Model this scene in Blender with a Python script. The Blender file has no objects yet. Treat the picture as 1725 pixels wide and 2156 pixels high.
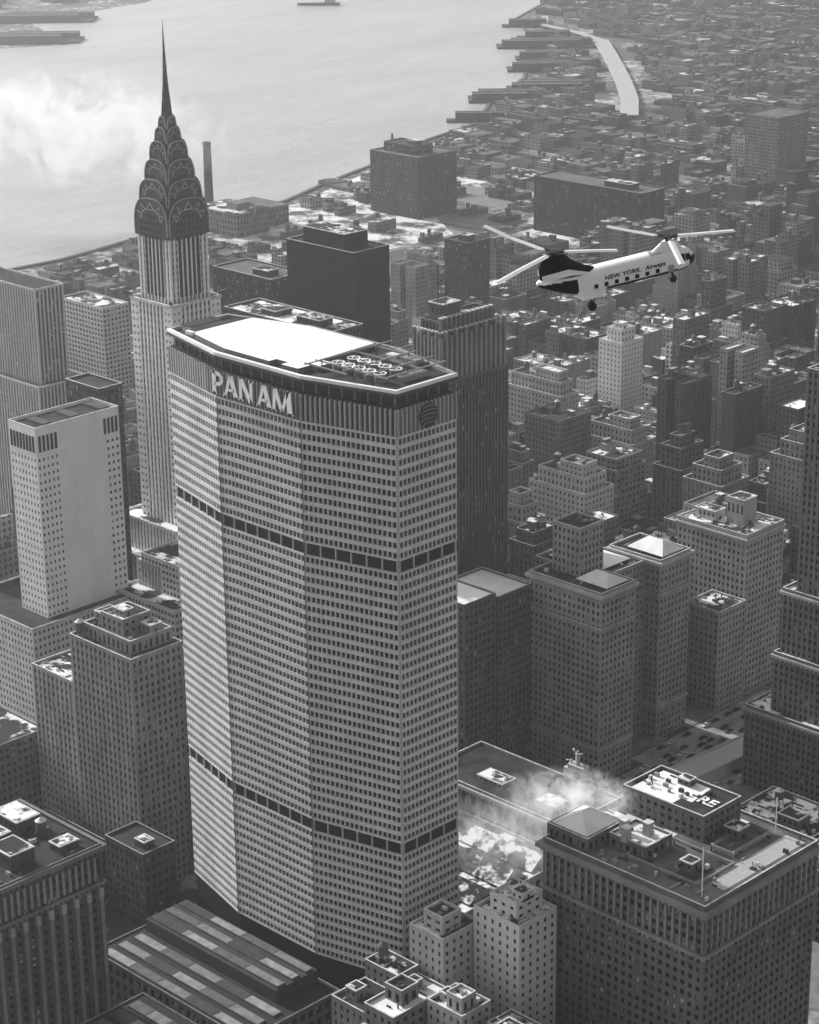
import bpy, math, random
from mathutils import Matrix, Vector
random.seed(7)
sc=bpy.context.scene
COL=sc.collection
sc.view_settings.view_transform='Standard'
try: sc.view_settings.look='None'
except Exception: pass
sc.view_settings.exposure=0
S=math.sqrt(.5)
CAM=Vector((-543.0,494.5,449.0))

# ------------------------------------------------------------------ materials
def nodes(name):
    m=bpy.data.materials.new(name); m.use_nodes=True
    nt=m.node_tree; return m,nt,nt.nodes['Principled BSDF']
def g4(v): return (v,v,v,1)
def N(nt,t,**k):
    n=nt.nodes.new(t)
    for a,b in k.items(): setattr(n,a,b)
    return n
def noise(nt,scale,detail=4,rough=.6,vec=None):
    n=N(nt,'ShaderNodeTexNoise'); n.inputs['Scale'].default_value=scale; n.inputs['Detail'].default_value=detail; n.inputs['Roughness'].default_value=rough
    if vec is not None: nt.links.new(vec,n.inputs['Vector'])
    return n
def ramp(nt,src,a,b,ca,cb):
    r=N(nt,'ShaderNodeValToRGB'); r.color_ramp.elements[0].position=a; r.color_ramp.elements[1].position=b
    r.color_ramp.elements[0].color=g4(ca); r.color_ramp.elements[1].color=g4(cb); nt.links.new(src,r.inputs[0]); return r
def geo_pos(nt): return N(nt,'ShaderNodeNewGeometry').outputs['Position']
def math_n(nt,op,a,b=None):
    n=N(nt,'ShaderNodeMath',operation=op)
    for i,v in enumerate((a,b)):
        if v is None: continue
        if isinstance(v,(int,float)): n.inputs[i].default_value=v
        else: nt.links.new(v,n.inputs[i])
    return n.outputs[0]
MC={}
def wall(v,rough=.85):
    v=min(v,.86)
    k='masonry_%03d'%int(v*1000)
    if k in MC: return MC[k]
    m,nt,b=nodes(k)
    p=geo_pos(nt)
    mp=N(nt,'ShaderNodeMapping'); mp.inputs['Scale'].default_value=(1,1,.4); nt.links.new(p,mp.inputs[0])
    n1=noise(nt,.1,5,.65,mp.outputs[0]); n2=noise(nt,1.3,3,.6,p)
    s=math_n(nt,'ADD',n1.outputs[0],math_n(nt,'MULTIPLY',n2.outputs[0],.7))
    k_=.2 if v>.42 else .42
    r=ramp(nt,s,.55,1.15,v*(1-k_),v*(1+k_*(.6 if v<.6 else .1))); nt.links.new(r.outputs[0],b.inputs['Base Color'])
    b.inputs['Roughness'].default_value=rough; b.inputs['Specular IOR Level'].default_value=.12
    MC[k]=m; return m
def plain(name,v,rough=.7,metal=0,var=.15,sc_=1.0):
    if name in MC: return MC[name]
    m,nt,b=nodes(name)
    n1=noise(nt,sc_,4,.6,geo_pos(nt))
    r=ramp(nt,n1.outputs[0],.3,.7,v*(1-var),v*(1+var)); nt.links.new(r.outputs[0],b.inputs['Base Color'])
    b.inputs['Roughness'].default_value=rough; b.inputs['Metallic'].default_value=metal
    b.inputs['Specular IOR Level'].default_value=.2
    MC[name]=m; return m
def glass_mat(name,lo,hi,cell=(1.7,1.7,3.5),thr=.8):
    if name in MC: return MC[name]
    m,nt,b=nodes(name)
    p=geo_pos(nt); mp=N(nt,'ShaderNodeVectorMath',operation='DIVIDE'); mp.inputs[1].default_value=cell; nt.links.new(p,mp.inputs[0])
    fl=N(nt,'ShaderNodeVectorMath',operation='FLOOR'); nt.links.new(mp.outputs[0],fl.inputs[0])
    w=N(nt,'ShaderNodeTexWhiteNoise',noise_dimensions='3D'); nt.links.new(fl.outputs[0],w.inputs['Vector'])
    r=ramp(nt,w.outputs['Value'],thr,1.0,lo,hi); nt.links.new(r.outputs[0],b.inputs['Base Color'])
    b.inputs['Roughness'].default_value=.2; b.inputs['Specular IOR Level'].default_value=.04
    MC[name]=m; return m
GLASS=glass_mat('window_glass',.006,.42,thr=.82)
GLASSP=glass_mat('tinted_window_glass',.003,.05,(1.9,1.9,3.6),.75)
def roofmat(name,lo,hi,a,b_,scale):
    m,nt,b=nodes(name)
    p=geo_pos(nt); n1=noise(nt,scale,5,.6,p); n2=noise(nt,scale*7,3,.6,p)
    s=math_n(nt,'ADD',n1.outputs[0],math_n(nt,'MULTIPLY',n2.outputs[0],.25))
    r=ramp(nt,s,a,b_,lo,hi); nt.links.new(r.outputs[0],b.inputs['Base Color']); b.inputs['Roughness'].default_value=.9
    b.inputs['Specular IOR Level'].default_value=.08
    return m
TAR=roofmat('tar_roof',.02,.075,.4,.9,.15)
PATCH=roofmat('patchy_snow_roof',.04,.82,.62,.69,.07)
SNOW=roofmat('snow_roof',.68,.9,.35,.75,.08)
GREYR=roofmat('gravel_roof',.07,.2,.4,.9,.1)
FARR=roofmat('far_snow_roof',.07,.65,.66,.74,.05)
COPE=plain('snowy_coping',.6,.8,0,.35,.25)
COPG=plain('stone_coping',.28,.8,0,.35,.25)
DARK=plain('dark_recess',.004,.6)
DMET=plain('dark_metal',.04,.5)
TANKM=plain('tank_wood',.1,.8)
WHITE=plain('white_paint',.92,.45,0,.02)
BLACK=plain('black_paint',.012,.4)
RUB=plain('tyre_rubber',.03,.8)
STEEL=plain('weathered_steel',.06,.4,.3,.5,.45)
STEELL=plain('bright_steel',.38,.4,.3,.3,.6)
ASPH=plain('slushy_asphalt',.34,.9,0,.45,.09)
PAVE=plain('pavement_concrete',.2,.9,0,.35,.15)
def city_far(i,v):
    m,nt,b=nodes('distant_masonry_%d'%i)
    g=N(nt,'ShaderNodeNewGeometry'); sx=N(nt,'ShaderNodeSeparateXYZ'); nt.links.new(g.outputs['Position'],sx.inputs[0])
    sn=N(nt,'ShaderNodeSeparateXYZ'); nt.links.new(g.outputs['True Normal'],sn.inputs[0])
    h=math_n(nt,'FRACT',math_n(nt,'DIVIDE',math_n(nt,'ADD',sx.outputs[0],sx.outputs[1]),3.1+.4*(i%3)))
    z=math_n(nt,'FRACT',math_n(nt,'DIVIDE',sx.outputs[2],3.4))
    w=math_n(nt,'MULTIPLY',math_n(nt,'GREATER_THAN',h,.5),math_n(nt,'GREATER_THAN',z,.45))
    w=math_n(nt,'MULTIPLY',w,math_n(nt,'LESS_THAN',math_n(nt,'ABSOLUTE',sn.outputs[2]),.5))
    n1=noise(nt,.05,4,.6,g.outputs['Position']); r=ramp(nt,n1.outputs[0],.3,.7,v*.5,v*1.3)
    mx=N(nt,'ShaderNodeMix',data_type='RGBA'); nt.links.new(w,mx.inputs[0]); nt.links.new(r.outputs[0],mx.inputs[6]); mx.inputs[7].default_value=g4(.02)
    nt.links.new(mx.outputs[2],b.inputs['Base Color']); b.inputs['Roughness'].default_value=.85; b.inputs['Specular IOR Level'].default_value=.2
    return m

# ------------------------------------------------------------------ mesh builder
class MB:
    def __init__(s): s.v=[];s.f=[];s.mi=[];s.mats=[]
    def m(s,mat):
        if mat not in s.mats: s.mats.append(mat)
        return s.mats.index(mat)
    def ob(s,o,d,n,s0,s1,n0,n1,z0,z1,mat,back=True):
        b=len(s.v)
        for z in (z0,z1):
            for a,c in ((s0,n0),(s1,n0),(s1,n1),(s0,n1)):
                s.v.append((o[0]+d[0]*a+n[0]*c,o[1]+d[1]*a+n[1]*c,z))
        k=s.m(mat); F=[(0,1,2,3),(4,5,6,7),(1,2,6,5),(2,3,7,6),(3,0,4,7)]
        if back: F.append((0,1,5,4))
        for q in F: s.f.append(tuple(b+i for i in q)); s.mi.append(k)
    def box(s,x0,x1,y0,y1,z0,z1,mat): s.ob((0,0),(1,0),(0,1),x0,x1,y0,y1,z0,z1,mat)
    def poly(s,pts,z0,z1,mat,top=None):
        b=len(s.v);n=len(pts)
        for z in (z0,z1):
            for p in pts: s.v.append((p[0],p[1],z))
        k=s.m(mat)
        for i in range(n): s.f.append((b+i,b+(i+1)%n,b+n+(i+1)%n,b+n+i)); s.mi.append(k)
        s.f.append(tuple(b+n+i for i in range(n))); s.mi.append(s.m(top or mat))
        s.f.append(tuple(b+i for i in reversed(range(n)))); s.mi.append(k)
    def face(s,pts,mat):
        b=len(s.v); s.v+=[tuple(p) for p in pts]; s.f.append(tuple(range(b,b+len(pts)))); s.mi.append(s.m(mat))
    def cyl(s,x,y,z0,z1,r0,r1,mat,n=12,caps=True):
        b=len(s.v);k=s.m(mat)
        for z,r in ((z0,r0),(z1,r1)):
            for i in range(n):
                a=2*math.pi*i/n; s.v.append((x+r*math.cos(a),y+r*math.sin(a),z))
        for i in range(n): s.f.append((b+i,b+(i+1)%n,b+n+(i+1)%n,b+n+i)); s.mi.append(k)
        if caps:
            s.f.append(tuple(b+n+i for i in range(n))); s.mi.append(k); s.f.append(tuple(b+i for i in reversed(range(n)))); s.mi.append(k)
    def loft(s,rings,mat,cap=True):
        b=len(s.v);n=len(rings[0]);k=s.m(mat)
        for r in rings: s.v+=[tuple(p) for p in r]
        for j in range(len(rings)-1):
            for i in range(n): s.f.append((b+j*n+i,b+j*n+(i+1)%n,b+(j+1)*n+(i+1)%n,b+(j+1)*n+i)); s.mi.append(k)
        if cap:
            s.f.append(tuple(b+i for i in reversed(range(n)))); s.mi.append(k); s.f.append(tuple(b+(len(rings)-1)*n+i for i in range(n))); s.mi.append(k)
    def bar(s,a,b_,w,mat,h=None):
        a=Vector(a);c=Vector(b_);d=(c-a).normalized(); up=Vector((0,0,1)) if abs(d.z)<.95 else Vector((1,0,0))
        p=d.cross(up).normalized()*w/2; q=p.cross(d).normalized()*(h or w)/2
        s.loft([[a+p+q,a-p+q,a-p-q,a+p-q],[c+p+q,c-p+q,c-p-q,c+p-q]],mat)
    def mesh(s,name,smooth=False):
        me=bpy.data.meshes.new(name); me.from_pydata(s.v,[],s.f)
        for m in s.mats: me.materials.append(m)
        me.polygons.foreach_set('material_index',s.mi)
        if smooth: me.polygons.foreach_set('use_smooth',[True]*len(s.f))
        me.update(); return me
def link(name,data,parent=None,label=None,cat=None,kind=None,group=None):
    o=bpy.data.objects.new(name,data); COL.objects.link(o)
    if parent: o.parent=parent
    if label:o['label']=label
    if cat:o['category']=cat
    if kind:o['kind']=kind
    if group:o['group']=group
    return o

def facet(mb,p0,p1,z0,z1,bay,fl,pw,sh,dep,mat,ext=0,panes=None,sdep=None,smat=None):
    L=math.hypot(p1[0]-p0[0],p1[1]-p0[1]); d=((p1[0]-p0[0])/L,(p1[1]-p0[1])/L); n=(d[1],-d[0])
    nb=max(1,round(L/bay)); nf=max(1,round((z1-z0)/fl)); bw=L/nb; fh=(z1-z0)/nf
    for i in range(nb+1):
        a=i*bw-pw/2;b=i*bw+pw/2
        if i==0:a=-ext
        if i==nb:b=L+ext
        mb.ob(p0,d,n,a,b,0,dep,z0,z1,mat,False)
    sd=sdep if sdep is not None else dep-.05
    for j in range(nf+1):
        a=max(z0,z0+j*fh-sh/2);b=min(z1,z0+j*fh+sh/2)
        mb.ob(p0,d,n,0,L,0,sd,a,b,smat or mat,False)
    if panes is not None:
        for i in range(nb):
            for j in range(nf):
                c=(i+.5)*bw; panes.append((p0[0]+d[0]*c+n[0]*.04,p0[1]+d[1]*c+n[1]*.04,z0+(j+.5)*fh,d,n,bw-pw,fh-sh))
def rectp(x0,x1,y0,y1): return [(x0,y0),(x1,y0),(x1,y1),(x0,y1)]
def tier(mb,x0,y1,wx,wy,z0,z1,st,panes=None):
    x1=x0+wx;y0=y1-wy; dep=st['dep']
    q=rectp(x0+dep,x1-dep,y0+dep,y1-dep)
    mb.poly(q,z0,z1-.02,st['core'],st['wall'])
    for i in range(4):
        facet(mb,q[i],q[(i+1)%4],z0,z1,st['bay'],st['fl'],st['pw'],st['sh'],dep,st['wall'],dep if i%2==0 else 0,panes,st.get('sd'),st.get('sm'))
def parapet(mb,x0,y1,wx,wy,z,h,t,mat):
    x1=x0+wx;y0=y1-wy
    mb.box(x0,x1,y1-t,y1,z,z+h,mat); mb.box(x0,x1,y0,y0+t,z,z+h,mat)
    mb.box(x0,x0+t,y0+t,y1-t,z,z+h,mat); mb.box(x1-t,x1,y0+t,y1-t,z,z+h,mat)
def style(w,bay=3.0,fl=3.5,pw=1.7,sh=1.8,dep=.35,core=None,sd=None,sm=None):
    return dict(wall=wall(w) if not hasattr(w,'name') else w,bay=bay,fl=fl,pw=pw,sh=sh,dep=dep,core=core or GLASS,sd=sd,sm=sm)
def tank(x,y,z,parent,r=1.9):
    mb=MB()
    for a,b in ((-1,-1),(1,-1),(1,1),(-1,1)): mb.bar((x+a*r*.6,y+b*r*.6,z),(x+a*r*.6,y+b*r*.6,z+2.6),.25,DMET)
    mb.cyl(x,y,z+2.6,z+6.2,r,r,TANKM,12); mb.cyl(x,y,z+6.2,z+7.6,r+.15,.1,COPE if random.random()<.4 else TANKM,12)
    return link('water_tank',mb.mesh('water_tank'),parent)
def clutter(x0,x1,y0,y1,z,parent,n,rg=random):
    mb=MB()
    for _ in range(n):
        x=rg.uniform(x0+.6,x1-1.6);y=rg.uniform(y0+.6,y1-1.6);k=rg.random()
        if k<.35: mb.box(x,x+rg.uniform(.6,2.2),y,y+rg.uniform(.6,1.8),z+.17,z+rg.uniform(.8,1.8),rg.choice((COPG,DMET,COPE)))
        elif k<.6: mb.cyl(x,y,z+.17,z+rg.uniform(1.2,2.6),.3,.3,rg.choice((DMET,COPG)),6)
        else:
            l=rg.uniform(1.5,6); 
            if rg.random()<.5: mb.box(x,min(x1-.6,x+l),y,y+.5,z+.17,z+.7,DMET)
            else: mb.box(x,x+.5,y,min(y1-.6,y+l),z+.17,z+.7,COPG)
    return link('roof_vents',mb.mesh('roof_vents'),parent,kind='stuff')
def window_objs(panes,parent,mat,frame,nmax=100):
    if not panes: return
    panes=sorted(panes,key=lambda q:(Vector(q[:3])-CAM).length-(120 if (q[4][1]>.5 or q[4][0]<-.5) else 0))
    cache={}
    for q in panes[:nmax]:
        k=(round(q[5],2),round(q[6],2))
        if k not in cache:
            mb=MB(); w,h=q[5]/2,q[6]/2
            mb.face([(-w,0,-h),(w,0,-h),(w,0,h),(-w,0,h)],mat)
            mb.box(-w,w,-.1,-.02,-.04,.04,frame); mb.box(-w,w,-.18,-.02,-h,-h+.1,frame)
            cache[k]=mb.mesh('window')
        o=link('window',cache[k],parent); o.location=q[:3]; o.rotation_euler=(0,0,math.atan2(q[3][1],q[3][0]))
    rest=panes[nmax:]
    if rest:
        mb=MB()
        for q in rest:
            x,y,z,d,n,w,h=q; w/=2;h/=2
            mb.face([(x-d[0]*w,y-d[1]*w,z-h),(x+d[0]*w,y+d[1]*w,z-h),(x+d[0]*w,y+d[1]*w,z+h),(x-d[0]*w,y-d[1]*w,z+h)],mat)
        link('window',mb.mesh('window'),parent,kind='stuff')
HERO=[]
FRAME=plain('window_frame',.06)
def hero(name,label,cat,tiers,st,roof='patch',windows=True,extra=None,cornice=None,tanks=(),bulk=(),par=1.1,group=None,cope=None):
    e=link(name,None,None,label,cat,None,group); e.empty_display_size=5
    mb=MB(); panes=[] if windows else None
    R={'patch':PATCH,'snow':SNOW,'tar':TAR,'grey':GREYR}
    for t in tiers:
        x0,y1,wx,wy,z0,z1=t[:6]; HERO.append((x0-3,x0+wx+3,y1-wy-3,y1+3))
        tier(mb,x0,y1,wx,wy,z0,z1,st,panes); parapet(mb,x0,y1,wx,wy,z1,par,.5,st['wall'])
        rm=R[t[6]] if len(t)>6 else R[roof]
        rb=MB()
        rb.box(x0+.5,x0+wx-.5,y1-wy+.5,y1-.5,z1-.3,z1+.15,rm)
        parapet(rb,x0-.05,y1+.05,wx+.1,wy+.1,z1+par,.16,.5,cope or COPE)
        link('roof',rb.mesh('roof'),e)
        if windows: clutter(x0+1,x0+wx-1,y1-wy+1,y1-1,z1,e,int(wx*wy/40)+3)
    link('wall',mb.mesh('wall'),e)
    if windows: window_objs(panes,e,st['core'],FRAME)
    if cornice:
        for (x0,y1,wx,wy,z,pr_,h,m) in cornice:
            cb=MB()
            parapet(cb,x0-pr_,y1+pr_,wx+2*pr_,wy+2*pr_,z,h,pr_-.02,m)
            x=x0
            while x<x0+wx:
                cb.box(x,x+.7,y1+.02,y1+pr_*.7,z-1,z-.01,m); x+=2.2
            y=y1-wy
            while y<y1:
                cb.box(x0-pr_*.7,x0-.02,y,y+.7,z-1,z-.01,m); y+=2.2
            link('cornice',cb.mesh('cornice'),e)
    for (x0,y1,wx,wy,z0,z1) in bulk:
        b=MB(); b.box(x0,x0+wx,y1-wy,y1,z0,z1,st['wall']); b.box(x0-.2,x0+wx+.2,y1-wy-.2,y1+.2,z1,z1+.4,COPE); b.box(x0+.5,x0+wx-.5,y1-wy+.5,y1-.5,z1+.4,z1+.5,PATCH)
        b.box(x0-.1,x0-.01,y1-wy*.6,y1-wy*.4,z0,z0+2.1,DARK)
        k=0
        while k<wx-2: b.box(x0+k+.7,x0+k+1.7,y1+.01,y1+.05,z0+(z1-z0)*.45,z0+(z1-z0)*.8,DARK); k+=2.6
        link('stair_bulkhead',b.mesh('stair_bulkhead'),e)
    for t in tanks: tank(t[0],t[1],t[2],e)
    if extra: extra(e)
    return e

# ------------------------------------------------------------------ setting
def sheet(name,pts,z,mat,kind='structure'):
    mb=MB(); mb.face([(p[0],p[1],z) for p in pts],mat); return link(name,mb.mesh(name),kind=kind)
gm,nt,b=nodes('city_ground')
p=geo_pos(nt); n1=noise(nt,.012,6,.7,p); n2=noise(nt,.09,4,.6,p)
s_=math_n(nt,'ADD',math_n(nt,'MULTIPLY',n1.outputs[0],.6),math_n(nt,'MULTIPLY',n2.outputs[0],.5))
r=ramp(nt,s_,.55,.66,.05,.55); nt.links.new(r.outputs[0],b.inputs['Base Color']); b.inputs['Roughness'].default_value=.9
sheet('ground',[(-30000,-30000),(30000,-30000),(30000,30000),(-30000,30000)],0,gm)
wm,nt,b=nodes('river_water')
b.inputs['Roughness'].default_value=.3; b.inputs['IOR'].default_value=1.45; b.inputs['Specular IOR Level'].default_value=.8
p=geo_pos(nt); mp=N(nt,'ShaderNodeMapping'); mp.inputs['Scale'].default_value=(1,.35,1); mp.inputs['Rotation'].default_value=(0,0,.75); nt.links.new(p,mp.inputs[0])
n1=noise(nt,.06,9,.85,mp.outputs[0]); bp=N(nt,'ShaderNodeBump'); bp.inputs['Strength'].default_value=1; bp.inputs['Distance'].default_value=9
nt.links.new(n1.outputs[0],bp.inputs['Height']); nt.links.new(bp.outputs[0],b.inputs['Normal'])
n3=noise(nt,.006,9,.8,mp.outputs[0]); r=ramp(nt,n3.outputs[0],.36,.64,.5,.66); nt.links.new(r.outputs[0],b.inputs['Base Color'])
SH=[(1010,-300),(1019,-548),(1038,-594),(1035,-654),(1043,-705),(1054,-760),(1077,-863),(1071,-897),(1074,-955),(1111,-1047),(1142,-1139),(1204,-1288),(1233,-1397),(1330,-1530),(1420,-1690),(1560,-1850),(1700,-2010),(1836,-2132),(1925,-2293),(2243,-2678)]
water=[(1000,600)]+SH+[(3200,-3800),(6000,-5000),(6000,-2600),(2700,-2250),(2460,-1900),(2424,-1725),(2410,-1621),(2272,-1555),(2141,-1497),(2205,-1379),(2500,-1300),(3500,-400),(3500,600)]
sheet('river',water,.35,wm)
mb=MB()
for a,c in zip(SH[:-1],SH[1:]): mb.bar((a[0],a[1],.8),(c[0],c[1],.8),4,plain('sea_wall_stone',.09),1.8)
link('sea_wall',mb.mesh('sea_wall'),label='long dark sea wall edging the river shore',cat='sea wall')
LOTM=roofmat('snowy_lot',.08,.75,.54,.67,.035)
sheet('snowy_lot_ground',[(850,-705),(1030,-705),(1060,-870),(1060,-960),(1100,-1060),(1190,-1290),(1000,-1290),(985,-1050),(850,-960)],.2,LOTM)
sheet('snowy_lot_ground',[(600,-1000),(812,-1000),(812,-1100),(600,-1100)],.2,LOTM)
mb=MB(); mb.poly([(-13,-1400),(37,-1400),(37,-226),(29,-226),(29,-140),(-13,-140)],.02,.06,ASPH); link('avenue_road',mb.mesh('avenue_road'),kind='structure')
mb=MB(); mb.box(-400,-13.1,-170,-146,.02,.055,ASPH); mb.box(29.1,700,-170,-146,.02,.055,ASPH); link('cross_street_road',mb.mesh('cross_street_road'),kind='structure')
mb=MB(); y=-190
while y>-700:
    for x in (-8.8,16,20,24,31): 
        if x<28 or y<-232: mb.box(x-.12,x+.12,y-3,y,.06,.068,WHITE)
    y-=9
link('road_markings',mb.mesh('road_markings'),kind='structure')
mb=MB(); k=24; rr=[]
for i in range(k+1):
    y=-141-i*8; z=max(.2,8.5*(1-(i/k)**1.4)); rr.append([(-5,y,0),(-5,y,z+1),(-4.4,y,z+1),(-4.4,y,z),(9.4,y,z),(9.4,y,z+1),(10,y,z+1),(10,y,0)])
mb.loft(rr,plain('viaduct_snow',.62,.9)); link('viaduct_road',mb.mesh('viaduct_road'),kind='structure')
mb=MB()
AVX=[(-200,-172),(-14,38),(212,232),(392,418),(568,596),(812,842)]
YS=[-262-80*k for k in range(-3,46)]
edges=[-430]+[v for a in AVX for v in a]+[1000]
for i in range(0,len(edges),2):
    for k in range(len(YS)-1):
        mb.box(edges[i],edges[i+1],YS[k+1]+8,YS[k]-8,0,.15,PAVE)
link('pavement',mb.mesh('pavement'),kind='structure')
mb=MB(); hw=[(1120,-1540),(1195,-1632),(1290,-1735),(1385,-1833),(1480,-1930),(1560,-2010),(1640,-2050),(1730,-2080),(1800,-2160)]
HWM=plain('snowy_highway_deck',.42,.9)
for a,c in zip(hw[:-1],hw[1:]): mb.bar((a[0],a[1],5),(c[0],c[1],5),22 if a[1]>-1990 else 11,HWM,1.2)
for a in hw[:-1]: mb.box(a[0]-2,a[0]+2,a[1]-2,a[1]+2,0,4.4,PAVE)
link('riverside_highway_road',mb.mesh('road'),kind='structure')
PDK=plain('pier_deck',.04,.9)
def pier(cx,cy,L,W,lab,sheds=2):
    e=link('river_pier',None,None,lab,'pier',None,'piers along the river'); 
    d=(S,S);n=(-S,S); mb=MB(); mb.ob((cx,cy),d,n,-L/2,L/2,-W/2,W/2,.4,3.2,PDK); link('deck',mb.mesh('deck'),e)
    for k in range(sheds):
        a=-W/2+W*(k+.12)/sheds; c=-W/2+W*(k+.8)/sheds; mb=MB(); l1=.47-.12*(k%2); l0=.45-.1*((k+1)%2)
        mb.ob((cx,cy),d,n,-L*l1,L*l0,a,c,3.2,11,wall(.06))
        mb.ob((cx,cy),d,n,-L*l1,L*l0,a-.5,(a+c)/2,11.01,11.8,TAR); mb.ob((cx,cy),d,n,-L*l1,L*l0,(a+c)/2+.01,c+.5,11.01,11.6,GREYR)
        i=-L*.33
        while i<L*.32: mb.ob((cx,cy),d,n,i,i+3,a-.3,a-.02,4,8,DARK); i+=6
        link('pier_shed',mb.mesh('pier_shed'),e)
pier(1325,-1545,85,45,'dark wooden pier with two long sheds',2)
pier(1440,-1775,130,36,'long dark pier with a row of sheds',2)
pier(1508,-1848,105,30,'second long dark pier with twin sheds',2)
pier(1595,-1930,140,38,'broad pier with low cargo sheds',2)
pier(1655,-1995,80,26,'dark pier with one gabled shed',1)
pier(1330,-1640,110,50,'wide pier with low flat sheds beside the highway',2)
pier(1245,-1412,70,16,'narrow wooden pier reaching into the river',1)
pier(1765,-2075,70,20,'far small pier with a single shed',1)
pier(2230,-1470,190,60,'hazy wharf with long sheds on the opposite shore',2)
pier(2400,-1640,170,60,'hazy wharf on the opposite river shore',2)
def boat(x,y,L,a,lab):
    e=link('ship',None,None,lab,'ship'); mb=MB(); w=L*.08
    sec=[(-.5,.7),(-.3,1),(.25,1),(.42,.55),(.5,.04)]
    rr=[]
    for t,k in sec: rr.append([(t*L,-w*k,4.5),(t*L,-w*k*.7,.3),(t*L,w*k*.7,.3),(t*L,w*k,4.5)])
    mb.loft(rr,BLACK); link('hull',mb.mesh('hull'),e)
    mb=MB(); mb.box(-L*.4,-L*.15,-w*.7,w*.7,4.5,10,COPG); mb.box(-L*.36,-L*.2,-w*.5,w*.5,10,13,COPG); mb.cyl(-L*.28,0,13,18,1.3,1.1,BLACK); link('deckhouse',mb.mesh('deckhouse'),e)
    e.location=(x,y,0); e.rotation_euler=(0,0,a)
boat(2205,-2056,70,.78,'dark cargo ship under way on the river')
boat(1190,-1215,28,2.0,'small dark tug moored by the shore')

# ------------------------------------------------------------------ main tower
def text(s,size,off_=.0,ext=.3,sp=1.0):
    c=bpy.data.curves.new('t','FONT'); c.body=s; c.size=size; c.extrude=ext; c.offset=off_; c.space_character=sp; c.align_x='CENTER'
    o=bpy.data.objects.new('t',c); COL.objects.link(o); dg=bpy.context.evaluated_depsgraph_get()
    me=bpy.data.meshes.new_from_object(o.evaluated_get(dg)); bpy.data.objects.remove(o); return me
def glyph(ch,mat):
    """bold flared serif capitals, unit height 1, thick and thin strokes"""
    mb=MB()
    def st(x0,z0,x1,z1,w0,w1=None):
        w1=w1 or w0
        mb.loft([[(x0-w0/2,-.05,z0),(x0+w0/2,-.05,z0),(x1+w1/2,-.05,z1),(x1-w1/2,-.05,z1)],[(x0-w0/2,.05,z0),(x0+w0/2,.05,z0),(x1+w1/2,.05,z1),(x1-w1/2,.05,z1)]],mat)
    def serif(x,z,w,up): st(x,z,x,z+(.08 if up else -.08),w,w*.8)
    if ch=='P':
        st(.15,0,.15,1,.22); serif(.15,0,.34,True); serif(.12,1,.28,False)
        pts=[(.2,.92),(.42,.92),(.56,.85),(.61,.71),(.56,.56),(.42,.46),(.2,.46)]
        for a,c in zip(pts[:-1],pts[1:]): mb.bar((a[0],0,a[1]),(c[0],0,c[1]),.1,mat,.17)
    if ch=='A':
        st(.06,0,.36,1,.12,.14); st(.66,0,.38,1,.24,.22); mb.bar((.18,0,.33),(.58,0,.33),.1,mat,.12); serif(.06,0,.22,True); serif(.66,0,.32,True)
    if ch=='N':
        st(.1,0,.1,1,.14); st(.66,0,.66,1,.14); st(.64,0,.13,1,.22,.24); serif(.1,0,.26,True); serif(.66,1,.26,False)
    if ch=='M':
        st(.08,0,.14,1,.13); st(.86,0,.8,1,.24,.22); st(.47,.05,.16,1,.15,.2); st(.47,.05,.78,1,.13,.14); serif(.08,0,.24,True); serif(.86,0,.34,True)
    return mb.mesh('letter')
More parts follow.
